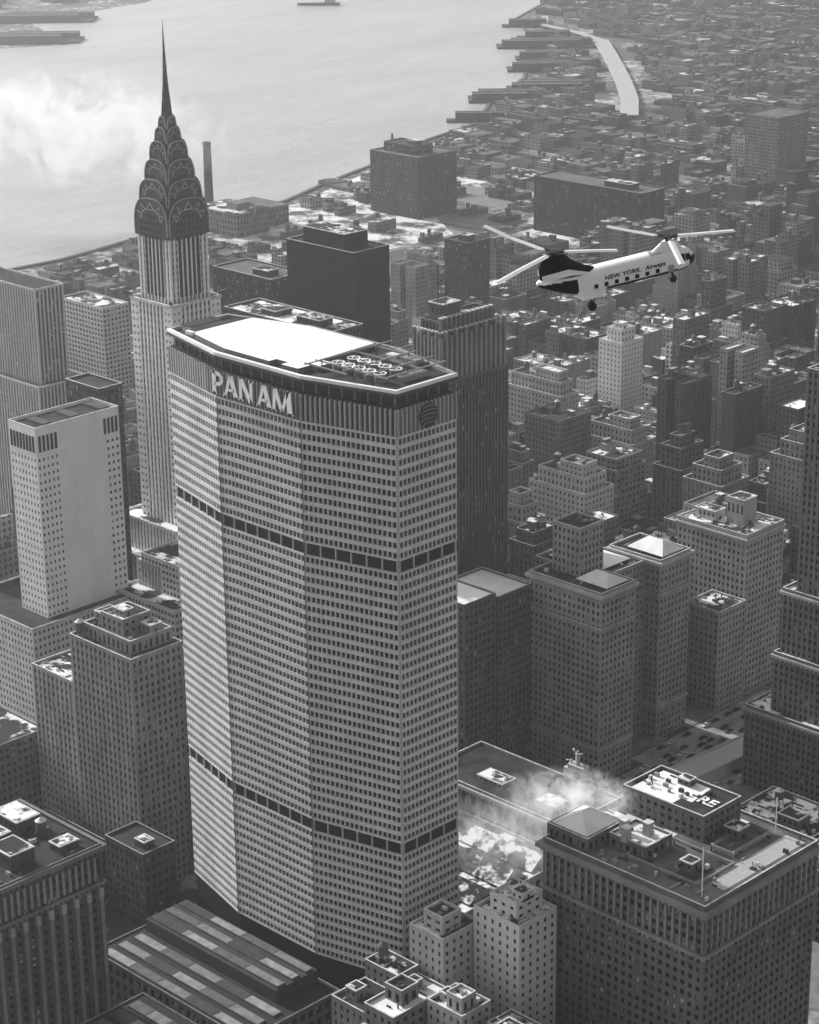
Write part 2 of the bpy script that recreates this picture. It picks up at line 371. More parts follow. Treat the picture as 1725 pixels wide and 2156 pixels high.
def panam():
    e=link('office_tower',None,None,'huge grey octagonal slab tower with snowy rooftop landing pad','skyscraper')
    HERO.append((-62,62,-27,27))
    P=[(-57.5,-14),(-21.5,-23),(21.5,-23),(57.5,-14),(57.5,14),(21.5,23),(-21.5,23),(-57.5,14)]
    def off(k): return [(x*(1-k/57.5),y*(1-k/23)) for x,y in P]
    conc=wall(.55); conc2=wall(.44); concs=wall(.58)
    wm_=MB(); panes=[]
    secs=[(30,79.5),(84,183.5),(187.8,230.5)]
    core=off(.9)
    wm_.poly(core,0,240,DARK)
    for z0,z1 in secs:
        for i in range(8):
            facet(wm_,core[i],core[(i+1)%8],z0,z1,1.95,3.6,.46,1.42,.72,conc,.1,panes,.85,concs)
    for i in range(8):
        x,y=core[i]; 
        if abs(x)<30: 
            sy=1 if y>0 else -1
            wm_.box(x-.16,x+.16,min(y,y+sy*.95),max(y,y+sy*.95),30,230.4,wall(.12))
    link('wall',wm_.mesh('wall'),e)
    for z0,z1 in ((79.5,84),(183.5,187.8)):
        for i in range(8):
            a,b_=core[i],core[(i+1)%8]; L=math.hypot(b_[0]-a[0],b_[1]-a[1]); d=((b_[0]-a[0])/L,(b_[1]-a[1])/L); n=(d[1],-d[0]); nb=round(L/6.2)
            if i in (1,2): continue
            for k in range(nb+1):
                mb=MB(); s0=min(max(0,k*L/nb-.25),L-.5); mb.ob(a,d,n,s0,s0+.5,0.02,.5,z0,z1,conc2); link('mechanical_floor_column',mb.mesh('column'),e)
    fb=MB()
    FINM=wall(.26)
    for i in range(8):
        a,b_=core[i],core[(i+1)%8]; L=math.hypot(b_[0]-a[0],b_[1]-a[1]); d=((b_[0]-a[0])/L,(b_[1]-a[1])/L); n=(d[1],-d[0]); nb=round(L/1.95)
        for k in range(nb+1):
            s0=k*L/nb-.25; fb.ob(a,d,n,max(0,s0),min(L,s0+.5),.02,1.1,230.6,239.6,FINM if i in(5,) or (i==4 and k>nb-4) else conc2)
    link('crown_fins',fb.mesh('crown_fins'),e,kind='stuff')
    rb=MB()
    q=off(2.6); rb.poly(q,240.01,243.9,DARK)
    for i in range(8):
        a,b_=q[i],q[(i+1)%8]; L=math.hypot(b_[0]-a[0],b_[1]-a[1]); d=((b_[0]-a[0])/L,(b_[1]-a[1])/L); n=(d[1],-d[0])
        nb=round(L/5)
        for k in range(nb+1): rb.ob(a,d,n,max(0,k*L/nb-.2),min(L,k*L/nb+.2),.02,.4,240.02,243.88,wall(.2))
    rb.poly(off(-.1),244,245,plain('roof_fascia',.06),TAR)
    o_=off(-.1)
    inn=off(1.3)
    for i in range(8):
        a,b_=o_[i],o_[(i+1)%8]; c,d_=inn[(i+1)%8],inn[i]
        rb.poly([a,b_,c,d_],245.01,246.1,SNOW if i in (7,5,6,4) else COPG)
    link('roof',rb.mesh('roof'),e)
    pb=MB()
    pad=[(-13,-19.5),(20,-19.8),(43,-14.2),(44,-12),(44,12),(42,14.2),(20,19.6),(-3,19.8),(-3,16.5),(-9,16.5),(-9,19.8),(-17,19.6),(-17,14),(-20,14),(-20,7),(-14,7),(-14,3)]
    pb.poly(pad,245.02,246.9,plain('pad_edge',.14),roofmat('rooftop_snow',.72,.9,.25,.6,.12))
    link('helicopter_pad',pb.mesh('helicopter_pad'),e)
    kb=MB(); kb.box(49,54,-4,10,245.02,247.2,conc2); kb.box(48.6,54.4,-4.4,10.4,247.2,247.5,TAR); kb.box(46,50,10.5,12,245.02,246.2,WHITE); kb.box(45,46.2,-9,9,245.02,245.4,WHITE); link('pad_terminal_hut',kb.mesh('hut'),e)
    for ix in range(5):
        for iy in range(2):
            x=-24-ix*4.9; y=8-iy*7.2
            fbm=MB(); fbm.cyl(x,y,245.02,247.9,1.95,1.95,plain('fan_housing',.2),20)
            fbm.cyl(x,y,247.91,248.15,2.3,2.3,WHITE,20); fbm.cyl(x,y,248.16,248.2,1.75,1.75,DARK,20)
            for a in range(4): fbm.bar((x,y,248.3),(x+1.6*math.cos(a*1.57+.4+ix),y+1.6*math.sin(a*1.57+.4+ix),248.3),.4,WHITE,.08)
            fbm.cyl(x,y,248.3,248.6,.4,.4,WHITE,8)
            link('cooling_fan',fbm.mesh('cooling_fan'),e)
    tb=MB()
    BE=plain('roof_beam',.3)
    for y in (-13,-3.5,12.5,17.5): tb.bar((-52 if abs(y)<13.2 else -38,y,248.6),(-18,y,248.6),.3,BE,.5)
    for x in (-52,-45,-36,-21): 
        m_=13.0+(x+57.5)*.2
        tb.bar((x,-m_,249.2),(x,m_,249.2),.3,BE,.4)
    for x in (-45,-36,-21):
        for y in (-13,-3.5,12.5): tb.bar((x,y,245),(x,y,249),.3,DMET)
    tb.box(-42,-24,-16,-9.8,245.02,246.4,wall(.1)); tb.box(-41,-34,-15,-11,246.41,247.8,wall(.3)); tb.box(-31,-26,-15,-12,246.41,247.2,COPE); tb.box(-50,-47,-8,4,245.02,246.8,wall(.2))
    link('roof_truss',tb.mesh('roof_truss'),e)
    window_objs(panes,e,GLASSP,FRAME)
    H=7.8
    for ch,x,wd in (('P',22.6,9.0),('A',16.2,9.6),('N',8.5,9.6),('A',-.8,9.6),('M',-8.3,10.2)):
        o=link('letter',glyph(ch,WHITE),e); o.location=(x,23.75,231.7); o.rotation_euler=(0,0,math.pi); o.scale=(wd,2.2,H)
    gb=MB(); gb.cyl(0,0,0,.5,4.1,4.1,BLACK,40)
    em=link('globe_emblem',gb.mesh('globe_emblem'),e); em.location=(-58.0,0.5,235.2); em.rotation_euler=(0,-math.pi/2,0)
    lb=MB(); GL=plain('emblem_line',.4)
    for k in range(-2,3):
        zz=k*1.4; w=math.sqrt(max(.2,3.9**2-zz*zz)); pts=[]
        for i in range(13):
            t=-1+2*i/12; pts.append((zz+.5*(1-t*t),t*w*.97,.56))
        for a,c in zip(pts[:-1],pts[1:]): lb.bar(a,c,.14,GL,.12)
    link('globe_lines',lb.mesh('globe_lines'),em,kind='stuff')
    for (AX,AY,AW,AH,AZ,lab) in ((-34,68,86,44.5,20,'low annex with long striped skylight roofs beside the tower'),(-64,112,86,43.5,15,'low dark roof with checkered light and dark panels')):
        pe=link('terminal_annex',None,None,lab,'building')
        HERO.append((AX-3,AX+AW+3,AY-AH-3,AY+3))
        mb=MB(); st=style(.1,4,4.5,1.6,2,.3); tier(mb,AX,AY,AW,AH,0,AZ,st); link('wall',mb.mesh('wall'),pe)
        mb=MB(); mb.box(AX,AX+AW,AY-AH,AY,AZ+.01,AZ+.4,plain('annex_roof',.03,.9))
        parapet(mb,AX,AY,AW,AH,AZ+.4,.6,.3,COPG)
        if AZ==20: mb.box(-24,49,25,45,20.41,25.5,wall(.05))
        link('roof',mb.mesh('roof'),pe)
        L=[(66.5,4.2,-30,48,20.41),(59.5,4.2,-30,48,20.41),(52,4.2,-30,48,20.41),(43.5,3.8,-23,48,25.51),(36.5,3.8,-23,48,25.51),(29.8,3.6,-23,48,25.51)] if AZ==20 else [(110-8*k,5,-60,19,15.41) for k in range(5)]
        for k,(y1,wd,x0,x1,z) in enumerate(L):
            mb=MB(); mb.box(x0,x1,y1-wd,y1,z,z+.7,wall(.1)); n_=int((x1-x0)/(15 if AZ==20 else 9))
            for i in range(n_):
                xa=x0+i*(x1-x0)/n_; v=(i*3+k*2)%4; mb.box(xa+.3,xa+(x1-x0)/n_-.3,y1-wd+.3,y1-.3,z+.7,z+.8,plain('skylight_%d'%v,(.28,.11,.2,.05)[v],.6,0,.35,.3))
            link('skylight',mb.mesh('skylight'),pe)
panam()

# ------------------------------------------------------------------ art deco spire tower
def deco():
    e=link('spire_tower',None,None,'tall pale brick tower with dark tiered crown and needle spire','skyscraper')
    cx,cy=271,-163; HERO.append((cx-30,cx+50,cy-45,cy+30))
    st=style(.86,2.6,3.45,1.3,1.5,.5,sd=.25,sm=wall(.34))
    mb=MB(); panes=[]
    T=[(cx-15.2,cy+15.2,30.4,30.4,70,188),(cx-11.7,cy+11.7,23.4,23.4,188,221),(cx-19,cy+22,44,42,50,78),(cx-23,cy+28,52,52,0,62)]
    for t in T: tier(mb,*t,st,panes)
    for z in range(0,32):
        zz=80+z*3.4
        for sx,sy in ((-1,1),(-1,-1),(1,1)):
            x=cx+sx*15.2;y=cy+sy*15.2
            mb.box(min(x,x-sx*5)-.06,max(x,x-sx*5)+.06,min(y,y-sy*5)-.06,max(y,y-sy*5)+.06,zz,zz+2.0,wall(.86))
    for sg in (-1,1):
        for k in range(5):
            u=-5.6+k*2.8
            mb.box(cx+u-.8,cx+u+.8,min(cy+sg*11.7,cy+sg*11.8),max(cy+sg*11.7,cy+sg*11.8),191,221,BLACK)
            mb.box(min(cx+sg*11.7,cx+sg*11.8),max(cx+sg*11.7,cx+sg*11.8),cy+u-.8,cy+u+.8,191,221,BLACK)
    link('wall',mb.mesh('wall'),e); window_objs(panes,e,GLASS,FRAME)
    rb=MB()
    for t in T[:1]+T[2:]: parapet(rb,t[0]-.5,t[1]+.5,t[2]+1,t[3]+1,t[5],1.3,.9,COPE); rb.box(t[0]+.4,t[0]+t[2]-.4,t[1]-t[3]+.4,t[1]-.4,t[5]+.01,t[5]+.3,PATCH if t[5]<150 else TAR)
    for sx,sy in ((-1,1),(-1,-1),(1,1),(1,-1)):
        a=(cx+sx*14.5,cy+sy*14.5,190); rb.bar(a,(a[0]+sx*3.2,a[1]+sy*3.2,191.2),1.1,STEEL,1.4)
    link('ledge',rb.mesh('ledge'),e,kind='stuff')
    tiers=[(12.3,224,238,4.5),(10.3,235.5,246.5,8),(8.1,245.5,255.5,8),(6.1,254.8,263.8,8),(4.1,262.2,270,7),(2.7,268,275,5)]
    def P2(a,z0,z1,r,tt): 
        c,s=math.cos(tt),math.sin(tt); return (a*r*(abs(c)**.62)*(1 if c>=0 else -1),z0+(z1-z0)*r*(max(0,s)**.8))
    for ti,(a,z0,z1,dn) in enumerate(tiers):
        cm=MB(); rim=MB(); wn=MB()
        pf=[(-a,z0-dn)]+[P2(a,z0,z1,1,math.pi*(1-i/18)) for i in range(19)]+[(a,z0-dn)]
        h=a+.35; h2=a+.33
        cm.loft([[(cx+u,cy-h,z) for u,z in pf],[(cx+u,cy+h,z) for u,z in pf]],STEEL)
        cm.loft([[(cx-h2,cy+u,z) for u,z in pf],[(cx+h2,cy+u,z) for u,z in pf]],STEEL)
        for sgn in (-1,1):
            for kk,w in ((.98,.45),):
                pp=[P2(a,z0,z1,kk,math.pi*(1-i/14)) for i in range(15)]
                pp=[(pp[0][0],z0-dn*.7)]+pp+[(pp[-1][0],z0-dn*.7)]
                for A,B in zip(pp[:-1],pp[1:]):
                    rim.bar((cx+A[0],cy+sgn*(h+.12),A[1]),(cx+B[0],cy+sgn*(h+.12),B[1]),w,STEELL,.4)
                    rim.bar((cx+sgn*(h2+.12),cy+A[0],A[1]),(cx+sgn*(h2+.12),cy+B[0],B[1]),w,STEELL,.4)
            for i in range(1,6):
                t=math.pi*i/6
                A=P2(a,z0,z1,.88,t);B=P2(a,z0,z1,.6,t-.24);C=P2(a,z0,z1,.6,t+.24)
                for (A_,B_,C_,mt,o_) in ((A,B,C,STEELL,.04),(tuple(.72*A[j]+.14*B[j]+.14*C[j] for j in (0,1)),tuple(.72*B[j]+.14*A[j]+.14*C[j] for j in (0,1)),tuple(.72*C[j]+.14*B[j]+.14*A[j] for j in (0,1)),BLACK,.08)):
                    wn.face([(cx+q[0],cy+sgn*(h+o_),q[1]) for q in (A_,B_,C_)],mt); wn.face([(cx+sgn*(h2+o_),cy+q[0],q[1]) for q in (A_,B_,C_)],mt)
            if ti==0:
                for i in range(7):
                    u=-7.2+i*2.4; zt=z0+ (z1-z0)*.42*math.sqrt(max(0,1-(u/8.6)**2))
                    for zz in range(219,int(zt),3):
                        wn.box(cx+u-.7,cx+u+.7,min(cy+sgn*h,cy+sgn*(h+.1)),max(cy+sgn*h,cy+sgn*(h+.1)),zz,zz+2,BLACK)
                        wn.box(min(cx+sgn*h2,cx+sgn*(h2+.1)),max(cx+sgn*h2,cx+sgn*(h2+.1)),cy+u-.7,cy+u+.7,zz,zz+2,BLACK)
        link('crown_tier',cm.mesh('crown_tier'),e); link('arch_trim',rim.mesh('arch_trim'),e,kind='stuff'); link('triangular_window',wn.mesh('triangular_window'),e,kind='stuff')
    nb=MB(); L=[(270,3.2),(276,2.3),(283,1.7),(291,1.05),(300,.65),(310,.33),(319,.05)]
    rr=[]
    for z,r_ in L: rr.append([(cx+r_*(1.15 if i%2 else .85)*math.cos(i*math.pi/8),cy+r_*(1.15 if i%2 else .85)*math.sin(i*math.pi/8),z) for i in range(16)])
    nb.loft(rr,STEEL)
    for z in range(277,304,5): nb.cyl(cx,cy,z,z+.7,2.0*(319-z)/42,2.0*(319-z)/42,STEEL,12)
    link('spire',nb.mesh('spire'),e)
deco()

# ------------------------------------------------------------------ individual buildings
hero('office_tower','black box tower with dark glass walls and a rooftop plant block','skyscraper',[(334,-341,55,28,0,168)],style(.015,2.6,3.7,.5,1.3,.3,core=BLACK),'tar',False,bulk=[(345,-345,34,18,168,177)])
hero('office_building','broad flat dark office slab with snow-lined roof','office building',[(297,-286,84,26,0,140)],style(.06,2.6,3.7,1,1.6,.3),'patch',False,bulk=[(310,-292,18,10,140,144),(345,-292,12,12,140,143)])
hero('office_building','low dark office block with light roof edge','office building',[(501,-427,57,30,0,110)],style(.03,2.6,3.7,.8,1.6,.3),'grey',False,bulk=[(510,-432,14,10,110,114)])
hero('office_tower','tall slab tower with vertical light and dark stripes','skyscraper',[(458,-214,60,20,0,150),(452,-208,75,34,0,96)],style(.5,2.6,3.7,1.1,1.2,.7,sd=.1,sm=wall(.03)),'tar',False)
def slots(e):
    mb=MB()
    for k in range(5): y=-60.5-k*2.2; mb.box(245.7,245.99,y-1.2,y,140,147.5,DARK)
    for k in range(4): y=-97-k*2.2; mb.box(245.7,245.99,y-1.2,y,140,147.5,DARK)
    for k in range(8): x=247.2+k*2.35; mb.box(x,x+1.2,-58.99,-58.7,140,147.5,DARK)
    link('louvre_slot',mb.mesh('louvre'),e,kind='stuff')
def white_tower():
    e=link('office_tower',None,None,'white brick tower with blank panel and small square windows','skyscraper')
    HERO.append((236,300,-112,-40)); st=style(.86,2.5,3.55,1.4,2.1,.25); mb=MB(); panes=[]
    x0,x1,y0,y1=246,266,-106,-59
    q=rectp(x0+.25,x1-.25,y0+.25,y1-.25); mb.poly(q,60,150,GLASS,st['wall'])
    facet(mb,q[0],q[1],60,150,2.5,3.55,1.4,2.1,.25,st['wall'],.25,panes); facet(mb,q[1],q[2],60,150,2.5,3.55,1.4,2.1,.25,st['wall'],0,panes); facet(mb,q[2],q[3],60,138,2.5,3.55,1.4,2.1,.25,st['wall'],.25,panes)
    facet(mb,(q[3][0],q[3][1]),(q[3][0],q[3][1]-12),60,138,2.5,3.55,1.4,2.1,.25,st['wall'],0,panes)
    facet(mb,(q[0][0],q[0][1]+8),(q[0][0],q[0][1]),60,138,2.5,3.55,1.4,2.1,.25,st['wall'],0,panes)
    mb.box(x0,x0+.26,q[0][1]+8,q[3][1]-12,60,150,st['wall'])
    mb.box(x0,x0+.26,q[3][1]-12,y1-.25,138,150,st['wall']); mb.box(x0,x0+.26,y0+.25,q[0][1]+8,138,150,st['wall']); mb.box(x0,x1,y1-.26,y1,138,150,st['wall'])
    st2=style(.55,2.5,3.55,1.3,1.9,.25)
    tier(mb,239,-45,60,68,0,60,st2,panes)
    tier(mb,228,-112,18,10,0,75,st2,panes)
    parapet(mb,x0,y1,20,47,150,1.5,.4,st['wall']); link('wall',mb.mesh('wall'),e)
    rb=MB(); rb.box(x0+.4,x1-.4,y0+.4,y1-.4,150.01,150.3,TAR); parapet(rb,x0-.1,y1+.1,20.2,47.2,151.5,.3,.6,COPE)
    for y in (-66,-82,-98): rb.box(250,262,y-5,y,150.3,151.4,wall(.08))
    rb.box(239.4,298.6,-112.6,-45.4,60.01,60.3,TAR); parapet(rb,239,-45,60,68,60.3,1,.4,COPE)
    link('roof',rb.mesh('roof'),e); slots(e); window_objs(panes,e,GLASS,FRAME)
white_tower()
hero('office_building','dark slim office block behind pale towers','office building',[(276,-118,26,14,0,150)],style(.05,2.4,3.5,.8,1.6,.3),'tar',False)
hero('office_building','pale office wing with ribbon windows and terraces','office building',[(205,-100,44,40,0,62),(215,-112,28,26,62,78)],style(.5,2.4,3.5,.8,1.7,.3),'patch',False,tanks=[(225,-125,78)])

def chan(e):
    x0,y1,wx,wy=115,-184,16,41
    mb=MB()
    for i in range(8): 
        x=x0+i*wx/7; mb.box(x-.5,x+.5,y1-.6,y1+.9,166,192+(i%2)*2.2,wall(.26)); mb.box(x-.6,x+.6,y1-.6,y1+1.0,194.3,194.9,COPE)
    for i in range(14):
        y=y1-i*wy/13; mb.box(x0-1.1,x0+.6,y-.6,y+.6,166,192+(i%2)*2.2,wall(.26)); mb.box(x0-1.2,x0+.6,y-.7,y+.7,194.3,194.9,COPE); mb.box(x0+wx-.6,x0+wx+.7,y-.5,y+.5,172,192,wall(.2))
    for i in range(12):
        y=y1-3-i*2.9; mb.box(x0+1.6,x0+3.4,y-.8,y+.8,190,199.6,wall(.16)); mb.box(x0+1.5,x0+3.6,y-.9,y+.9,199.6,200.2,COPE)
    link('crown_buttress',mb.mesh('crown_buttress'),e,kind='stuff')
    mb=MB(); mb.bar((124,-192,205),(124,-192,222),.35,DMET); link('antenna',mb.mesh('antenna'),e)
    mb=MB(); mb.bar((124,-197,205),(124,-197,216),.3,DMET); link('antenna',mb.mesh('antenna'),e)
hero('office_tower','dark brick tower with buttressed crown and rooftop cabin','skyscraper',[(115,-184,16,41,0,190,'tar'),(118,-187,12,35,190,197,'patch'),(113,-182,20,44,0,171,'tar')],style(.1,2.2,3.5,1.1,1.4,.5,sd=.15,sm=wall(.04)),'patch',True,extra=chan,bulk=[(119,-190,9,11,197,205)],cope=wall(.2))
hero('office_building','broad brown brick office block with setback rooftop storeys','office building',[(99,7,39,26,0,103,'tar'),(104,3,30,21,103,108,'grey'),(112,0,14,14,108,114,'patch')],style(.22,2.9,3.6,1.5,1.6,.5,sd=.35),'patch',True,tanks=[(135,4,103)],bulk=[(128,-3,6,8,108,112),(105,-8,6,6,108,112),(115,-3,6,5,114,117)])
hero('office_building','lower brick wing with small windows and terrace','office building',[(139,2,34,27,0,78,'patch'),(139,-10,22,24,78,88,'tar')],style(.3,3,3.6,1.5,1.7,.5,sd=.25),'patch',True)
hero('office_building','narrow brick block squeezed beside the tower','office building',[(95,-20,30,22,0,86,'tar')],style(.22,3,3.6,1.5,1.7,.5,sd=.25),'patch',True)
def b14x(e):
    mb=MB(); x=24
    while x<70: mb.box(x,x+1.3,136.02,136.9,14,64,wall(.2)); x+=6.0
    y=83
    while y<136: mb.box(22.1,22.98,y,y+1.3,14,64,wall(.2)); mb.box(22.0,22.98,y-.2,y+1.5,61,64.5,wall(.34)); y+=5.4
    y=83.5
    while y<135:
        mb.box(22.5,22.98,y+1.6,y+2.6,68,77,wall(.28)); y+=2.7
    link('pilaster',mb.mesh('pilaster'),e,kind='stuff')
hero('hotel_building','huge dark masonry block with tall cornice and ornate rows of windows','building',[(23,136,48,54,0,80,'tar')],style(.075,2.7,3.6,1.1,1.5,.55,sd=.25),'tar',True,cornice=[(23,136,48,54,79.2,1.4,1.6,wall(.16)),(23,136,48,54,66,.9,.8,wall(.2))],bulk=[(30,115,12,10,80,86),(48,122,10,20,80,84),(50,98,14,10,80,85),(28,96,6,8,80,83)],tanks=[(44,92,80)],cope=wall(.2),extra=b14x)
hero('low_building','low dark block with small skylights at the tower foot','building',[(76,24,24,16,0,33,'tar')],style(.06,3,4,1.4,2,.3),'tar',False,cope=COPG,bulk=[(80,20,6,5,33,36)])
hero('low_building','low dark courtyard block with small rooftop cabins','building',[(108,52,44,38,0,22,'tar')],style(.06,3,4,1.4,2,.3),'tar',False,bulk=[(115,45,10,8,22,26),(130,40,8,6,22,25)],cope=COPG)
hero('low_building','squat brick block with patches of snow on its roof','building',[(178,34,40,40,0,44,'patch')],style(.16,3,3.6,1.4,1.8,.3),'patch',False,bulk=[(185,28,10,10,44,49)],cope=COPG)
hero('office_building','dark brick block with snow covered flat roof','office building',[(69,-150,30,20,0,88,'snow')],style(.1,2.8,3.6,1.4,1.7,.4),'snow',False)
hero('office_building','dark brick block joined to a taller neighbour','office building',[(71.5,-174,30,22,0,84,'snow')],style(.1,2.8,3.6,1.4,1.7,.4),'patch',False)

def hips(lst,m=SNOW):
    def f(e):
        for (x0,x1,y0,y1,z,h) in lst:
            mb=MB(); cx=(x0+x1)/2;cy=(y0+y1)/2; B=[(x0,y0,z),(x1,y0,z),(x1,y1,z),(x0,y1,z)]
            if x1-x0>y1-y0: R=[(x0+(y1-y0)*.4,cy,z+h),(x1-(y1-y0)*.4,cy,z+h)]; mb.face([B[0],B[1],R[1],R[0]],m); mb.face([B[1],B[2],R[1]],m); mb.face([B[2],B[3],R[0],R[1]],m); mb.face([B[3],B[0],R[0]],m)
            else: R=[(cx,y0+(x1-x0)*.4,z+h),(cx,y1-(x1-x0)*.4,z+h)]; mb.face([B[0],B[1],R[0]],m); mb.face([B[1],B[2],R[1],R[0]],m); mb.face([B[2],B[3],R[1]],m); mb.face([B[3],B[0],R[0],R[1]],m)
            mb.face(list(reversed(B)),TAR)
            link('hipped_roof',mb.mesh('hipped_roof'),e)
    return f
hero('office_building','tall twin-winged masonry block with snowy hipped roofs','office building',[(31,-196,42,23,0,90,'tar'),(41,-249,30,22,0,88,'tar'),(50,-219.2,40,29.6,0,86,'tar'),(52,-206,16,16,90,112,'tar')],style(.3,2.7,3.5,1.35,1.6,.4),'tar',True,
  cornice=[(31,-196,42,23,88.6,1.3,1.4,wall(.42)),(41,-249,30,22,86.6,1.3,1.4,wall(.42)),(31,-196,42,23,74,.5,.7,wall(.4)),(41,-249,30,22,72,.5,.7,wall(.4)),(31,-196,42,23,16,.6,1,wall(.4)),(41,-249,30,22,16,.6,1,wall(.4))],
  extra=hips([(33,51,-217,-202,91.2,4),(43,64,-269,-253,89.2,4.5),(56,86,-246,-224,87.2,4)]))
hero('office_building','pale brick block with dark rooftop penthouse','office building',[(42,-315,41,30,0,82,'patch')],style(.36,2.7,3.5,1.35,1.7,.35),'patch',True,bulk=[(52,-326,10,10,82,95),(66,-322,12,8,82,87)],tanks=[(76,-338,82)],cornice=[(42,-315,41,30,80,.8,1,wall(.46))])
hero('office_building','lower pale brick wing with many small windows','office building',[(40,-293,20,21,0,50,'patch')],style(.36,2.7,3.5,1.35,1.7,.35),'patch',True)
hero('office_tower','tall stepped masonry tower at the avenue corner','skyscraper',[(-92,-240,77,72,0,38,'patch'),(-92,-244,66,66,38,65,'patch'),(-90,-247,63,60,65,94,'patch'),(-78,-250,46,52,94,192,'patch')],style(.15,2.7,3.5,1.2,1.6,.5,sd=.25),'patch',True,
  cornice=[(-92,-240,77,72,36.5,.9,1.2,wall(.36)),(-92,-244,66,66,63.5,.9,1.2,wall(.36)),(-90,-247,63,60,92.5,.9,1.2,wall(.36))])
hero('low_building','dark flat block with snow strips near the avenue','building',[(-98,-170,38,30,0,28,'patch')],style(.12,2.8,3.6,1.4,1.8,.35),'patch',True,bulk=[(-90,-175,10,8,28,33)],tanks=[(-70,-190,28)])
hero('low_building','low dark block with snow patches and rooftop cabin','building',[(-146,-150,44,40,0,30,'patch')],style(.12,2.8,3.6,1.4,1.8,.35),'patch',False,bulk=[(-125,-160,12,9,30,34)])

def bil(e):
    m=text('RE',6.5,.2,.05); m.materials.append(WHITE); o=link('roof_lettering',m,e); o.location=(-129.5,-59.5,97.6); o.rotation_euler=(0,0,math.pi)
    hips([(-111,-95,-37,-20,93.3,4.5)])(e)
    for (x,y) in ((-122,-30),(-118,-34),(-125,-38)):
        mb=MB(); mb.box(x,x+2.6,y,y+2.6,92,97,wall(.35)); mb.box(x-.2,x+2.8,y-.2,y+2.8,97,97.4,COPE); link('chimney',mb.mesh('chimney'),e)
    mb=MB(); mb.bar((-158,-22,88),(-158,-22,106),.3,WHITE); link('flagpole',mb.mesh('flagpole'),e)
    mb=MB(); mb.bar((-150,-73,88),(-150,-73,102),.3,WHITE); link('flagpole',mb.mesh('flagpole'),e)
    mb=MB()
    x=-164
    while x<-94: mb.box(x,x+.8,-15.99,-15.5,72,84,wall(.24)); x+=3.05
    y=-78
    while y<-16: mb.box(-164.5,-164.01,y,y+.8,72,84,wall(.24)); y+=3.05
    link('pilaster',mb.mesh('pilaster'),e,kind='stuff')
    mb=MB(); mb.poly([(-161,-75),(-153,-75),(-153,-40),(-155,-30),(-161,-30)],88.16,88.25,plain('slushy_roof',.4)); mb.box(-140,-112,-74,-71,88.16,88.26,SNOW); mb.poly([(-124,-70.5),(-103,-70.5),(-103,-53),(-121,-53),(-121,-58),(-125.5,-58)],97.16,97.3,SNOW); mb.box(-126,-100,-50,-46,88.2,88.3,SNOW)
    mb.box(-150,-142,-50,-24,88.16,88.24,TAR); mb.box(-112,-97,-48,-40,88.16,88.27,SNOW)
    link('snow_patch',mb.mesh('snow_patch'),e,kind='stuff')
    mb=MB(); parapet(mb,-153,-26,30,20,88.16,1.1,.4,wall(.3)); parapet(mb,-149,-50,9,22,88.16,1.6,.4,wall(.3)); link('roof_wall',mb.mesh('roof_wall'),e,kind='stuff')
hero('hotel_building','massive brick hotel with U-shaped roof, cornice and snowy penthouses','hotel',[(-164,-16,69,62,0,88,'grey'),(-136,-51,35,21,88,97,'tar'),(-112,-19,18,19,88,92,'patch'),(-130,-28,16,14,88,92,'snow')],style(.14,3.05,3.55,1.5,1.7,.4),'grey',True,
  cornice=[(-164,-16,69,62,85.6,2.0,1.6,wall(.24)),(-164,-16,69,62,70,1.0,1.0,wall(.26))],bulk=[(-144,-60,6,6,88,92),(-118,-66,5,4,97,99.5),(-146,-32,5,5,88,91)],extra=bil)
hero('apartment_building','narrow whitewashed apartment block with stepped roof','apartment building',[(-104,6,21,19,0,66,'patch'),(-100,3,12,13,66,72,'patch')],style(.7,3.6,3.4,2.3,1.9,.3),'patch',True,bulk=[(-92,2,5,5,66,71),(-100,0,5,6,72,75)],tanks=[(-88,-8,66)])
hero('apartment_building','small grey apartment block with rooftop cabins','apartment building',[(-82,20,16,18,0,58,'patch'),(-79,17,9,9,58,64,'tar')],style(.44,3.4,3.4,2.1,1.9,.3),'patch',True,bulk=[(-72,12,4,5,58,62)])
hero('low_building','low dark commercial block with snow patches on roof','building',[(-86,48,14,26,0,42,'snow'),(-72,48,16,16,0,38,'tar'),(-72,31.9,16,10,0,45,'patch'),(-82,40,8,8,42,47,'tar')],style(.18,3.4,3.4,1.9,1.9,.3),'patch',True,bulk=[(-64,44,5,5,38,42),(-78,30,4,4,42,45)],tanks=[(-60,27,45)])
hero('low_building','small brick house with crowded snowy roof','building',[(-104,34,16,14,0,44,'patch'),(-102,32,7,7,44,49,'snow')],style(.36,3.4,3.4,1.9,1.9,.3),'patch',True,bulk=[(-94,30,4,4,44,47)])
hero('low_building','low rooftops crowded with bulkheads in a side street','building',[(-128,34,22,22,0,38,'patch'),(-122,30,8,8,38,43,'tar')],style(.18,3.4,3.4,1.9,1.9,.3),'patch',True,bulk=[(-112,26,4,4,38,41)])
hero('low_building','narrow dark block with water tank in a side street','building',[(-152,18,20,20,0,36,'patch')],style(.18,3.4,3.4,1.9,1.9,.3),'patch',True,bulk=[(-146,12,6,6,36,40)],tanks=[(-136,6,36)])
hero('low_building','low brick house with pale parapets and skylights','building',[(-96,64,22,14,0,36,'patch'),(-92,60,6,6,36,40,'snow')],style(.24,3.4,3.4,1.9,1.9,.3),'patch',True)
